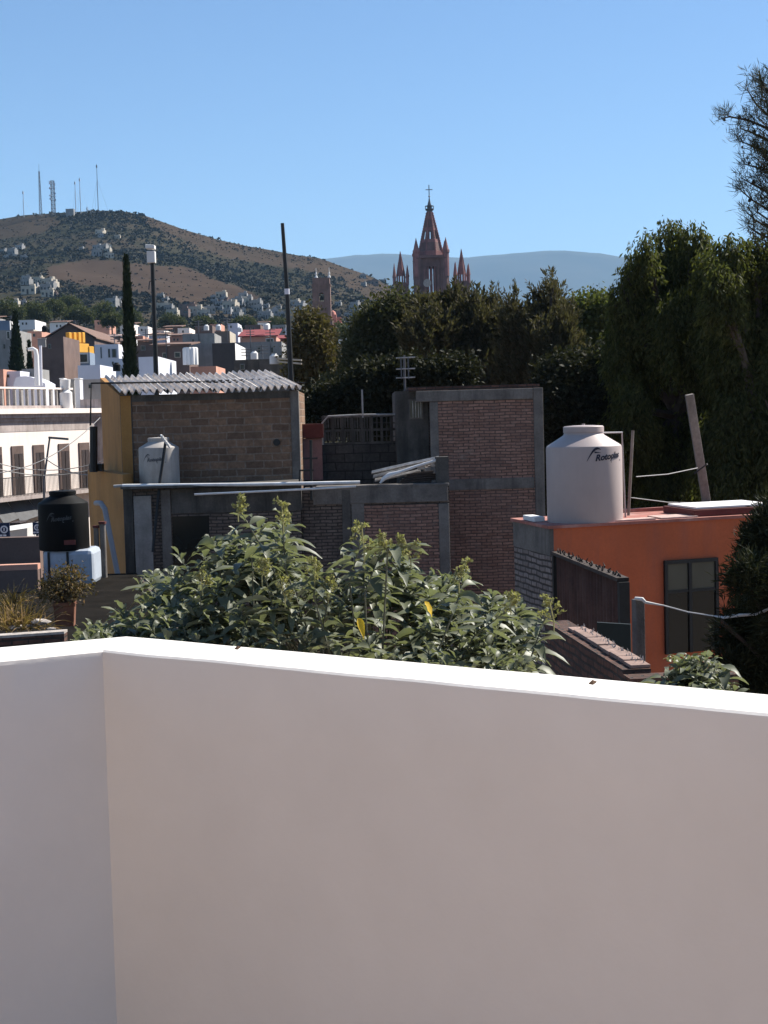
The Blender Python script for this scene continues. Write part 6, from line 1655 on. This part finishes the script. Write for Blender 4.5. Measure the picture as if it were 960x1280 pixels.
# clock and window strip on the shaft
mb = MB(); p = at(534, 354, DC - .6); mb.tube([(p.x, DC - 1.3, p.z), (p.x, DC - 1.1, p.z)], 5.0 * K, RUBBLE, n=20); mb.build('clock_face', CH)
mb = MB(); p = at(531, 366, DC); q = at(538, 376, DC); mb.obox((p.x, DC - 1.25, q.z), (q.x - p.x, 0, 0), (0, .2, 0), (0, 0, p.z - q.z), RUBBLE); mb.build('pale_niche', CH)
# side towers
for (px, tip, y0_, hw, sp) in [(501.5, 312, 352, 9.5, 5.2), (578.5, 309, 350, 9.5, 5.0)]:
    c = at(px, 352, DC); ty = DC + 2 + hw * K; zt_ = at(px, y0_, DC).z; zq = at(px, tip, DC).z
    mb = MB(); mb.box((c.x, ty, zg), 2 * hw * K, 2 * hw * K, zt_ - zg, PINKSTD); mb.build('side_tower', CH)
    mb = MB(); w_ = sp * K
    zl_ = zt_ + 2.3
    for a in range(8):
        an_ = a * math.pi / 4 + math.pi / 8; mb.lathe([(.2, 0), (.2, 2.3)], (c.x + w_ * .95 * math.cos(an_), ty + w_ * .95 * math.sin(an_), zt_), PINKST, n=6)
    mb.lathe([(w_ * 1.1, 0), (w_ * 1.1, .5)], (c.x, ty, zl_ - .4), PINKST, n=8, a0=math.pi / 8)
    spire(mb, (c.x, ty), w_, zl_ + .1, zq, PINKST, r1=.04); mb.build('side_spire', CH)
    for sx_ in (-1, 1):
        for sy_ in (-1, 1):
            mb = MB(); cc = (c.x + sx_ * hw * K * .86, ty + sy_ * hw * K * .86); mb.lathe([(.42, 0), (.42, 2.0), (.55, 2.1), (.05, 5.6 - .5 * (sx_ > 0))], (cc[0], cc[1], zt_ - .6), PINKST, n=8, a0=math.pi / 8); mb.build('pinnacle', CH)
mb = MB(); a = at(480, 380, DC + 12); b_ = at(600, 380, DC + 12); mb.obox((a.x, DC + 10, zg), (b_.x - a.x, 0, 0), (0, 35, 0), (0, 0, at(540, 382, DC + 10).z - zg), PINKSTD); mb.build('nave', CH)

# brown bell tower with the salmon church behind it
DT = 340.0; KT = DT / F
c = at(402, 380, DT); zg2 = terrain(c.x, DT) - 1
T_ = thing('bell_tower', (c.x, DT, zg2), 'plain brown stone bell tower with two white finials and an arched opening', 'tower')
z1_, z2_, z3_ = at(402, 400, DT).z, at(402, 357, DT).z, at(402, 349, DT).z
hw = 11.2 * KT
mb = MB(); mb.box((c.x, DT + hw, zg2), 2.35 * hw, 2.35 * hw, z1_ - zg2, BRNST)
mb.build('tower_base', T_)
mb = MB(); yc = DT + hw; ow = .28 * hw; zo0, zo1 = at(403, 377, DT).z, at(403, 365.5, DT).z
for rot in range(2):
    pass
mb.obox((c.x - hw, DT, z1_ + .002), (hw - ow, 0, 0), (0, 2 * hw, 0), (0, 0, z2_ - z1_), BRNST); mb.obox((c.x + ow, DT, z1_ + .002), (hw - ow, 0, 0), (0, 2 * hw, 0), (0, 0, z2_ - z1_), BRNST)
mb.obox((c.x - ow + .001, DT + .01, z1_ + .002), (2 * ow - .002, 0, 0), (0, 2 * hw - .02, 0), (0, 0, zo0 - z1_), BRNST)
n = 8; arc = [Vector((c.x + ow * math.cos(math.pi * k / n), DT + .01, zo1 - ow + ow * math.sin(math.pi * k / n))) for k in range(n + 1)]
for k in range(n):
    a, b_ = arc[k], arc[k + 1]; mb.prism([a, b_, Vector((b_.x, b_.y, z2_)), Vector((a.x, a.y, z2_))], (0, 2 * hw - .02, 0), BRNST)
mb.box((c.x, yc, z2_ + .004), 2.12 * hw, 2.12 * hw, .35, BRNST); mb.box((c.x, yc, z2_ + .356), 1.9 * hw, 1.9 * hw, z3_ - z2_, BRNST); mb.box((c.x, yc, z1_ + .3), 2.14 * hw, 2.14 * hw, .4, BRNST); mb.build('belfry', T_)
mb = MB(); mb.lathe([(.5, 0), (.45, .3), (.28, .75), (.1, .9)], (c.x, yc, (zo0 + zo1) / 2 - .5), DARKMETAL, n=14); mb.tube([(c.x - ow, yc, (zo0 + zo1) / 2 + .45), (c.x + ow, yc, (zo0 + zo1) / 2 + .45)], .08, DARKMETAL, n=6); mb.build('bell', T_)
for px in (395.2, 411.5):
    p = at(px, 349, DT); mb = MB(); mb.lathe([(.38, 0), (.3, .3), (.16, .5), (.22, .9), (.08, 1.3), (.05, 2.2)], (p.x, DT + .5, z2_ + .36 + (z3_ - z2_)), WHT, n=10); mb.build('finial', T_)
DS = 352.0
c2 = at(421, 415, DS); zg3 = terrain(c2.x, DS) - 1
S_ = thing('church', (c2.x, DS + 3, zg3), 'salmon pink church body and small dome right of the brown bell tower', 'church')
p, q = at(414, 402, DS), at(427.5, 424, DS)
mb = MB(); mb.obox((p.x, DS, zg3), (q.x - p.x, 0, 0), (0, 7, 0), (0, 0, p.z - zg3), PINKLT); mb.build('walls', S_)
mb = MB(); p2 = at(416, 393, DS); mb.obox((p2.x - .8, DS + .5, p.z + .002), (1.6, 0, 0), (0, 1.6, 0), (0, 0, p2.z - p.z), PINKLT); mb.lathe([(.8, 0), (.5, .7), (.1, 1.0)], (p2.x, DS + 1.3, p2.z + .004), PINKLT, n=10); mb.build('turret', S_)
mb = MB(); p3 = at(422, 402, DS); mb.obox((p3.x - .1, DS + .3, p.z + .002), (q.x - p3.x, 0, 0), (0, 1, 0), (0, 0, 1.0), PINKLT); mb.build('gable', S_)
for x0, y0, x1, y1 in [(423, 409, 425.2, 419)]:
    a, b_ = at(x0, y0, DS), at(x1, y1, DS); mb = MB(); mb.obox((a.x, DS - .05, b_.z), (b_.x - a.x, 0, 0), (0, .045, 0), (0, 0, a.z - b_.z), GLASS); mb.build('window', S_)
d_ = at(416, 438, 330); rr = 8 * 330 / F
mb = MB(); mb.lathe([(rr * 1.02, 0), (rr * 1.02, .8)] + [(rr * math.cos(k * math.pi / 18), .8 + rr * math.sin(k * math.pi / 18)) for k in range(0, 9)], (d_.x, 330, d_.z - .8), PINKLT, n=24); mb.lathe([(rr * .9, 0), (rr * .9, d_.z - terrain(d_.x, 330))], (d_.x, 330, terrain(d_.x, 330) - .81), PINKLT, n=24)
tag(mb.build('chapel_dome', smooth=True), 'small salmon dome half hidden by the olive tree', 'dome')
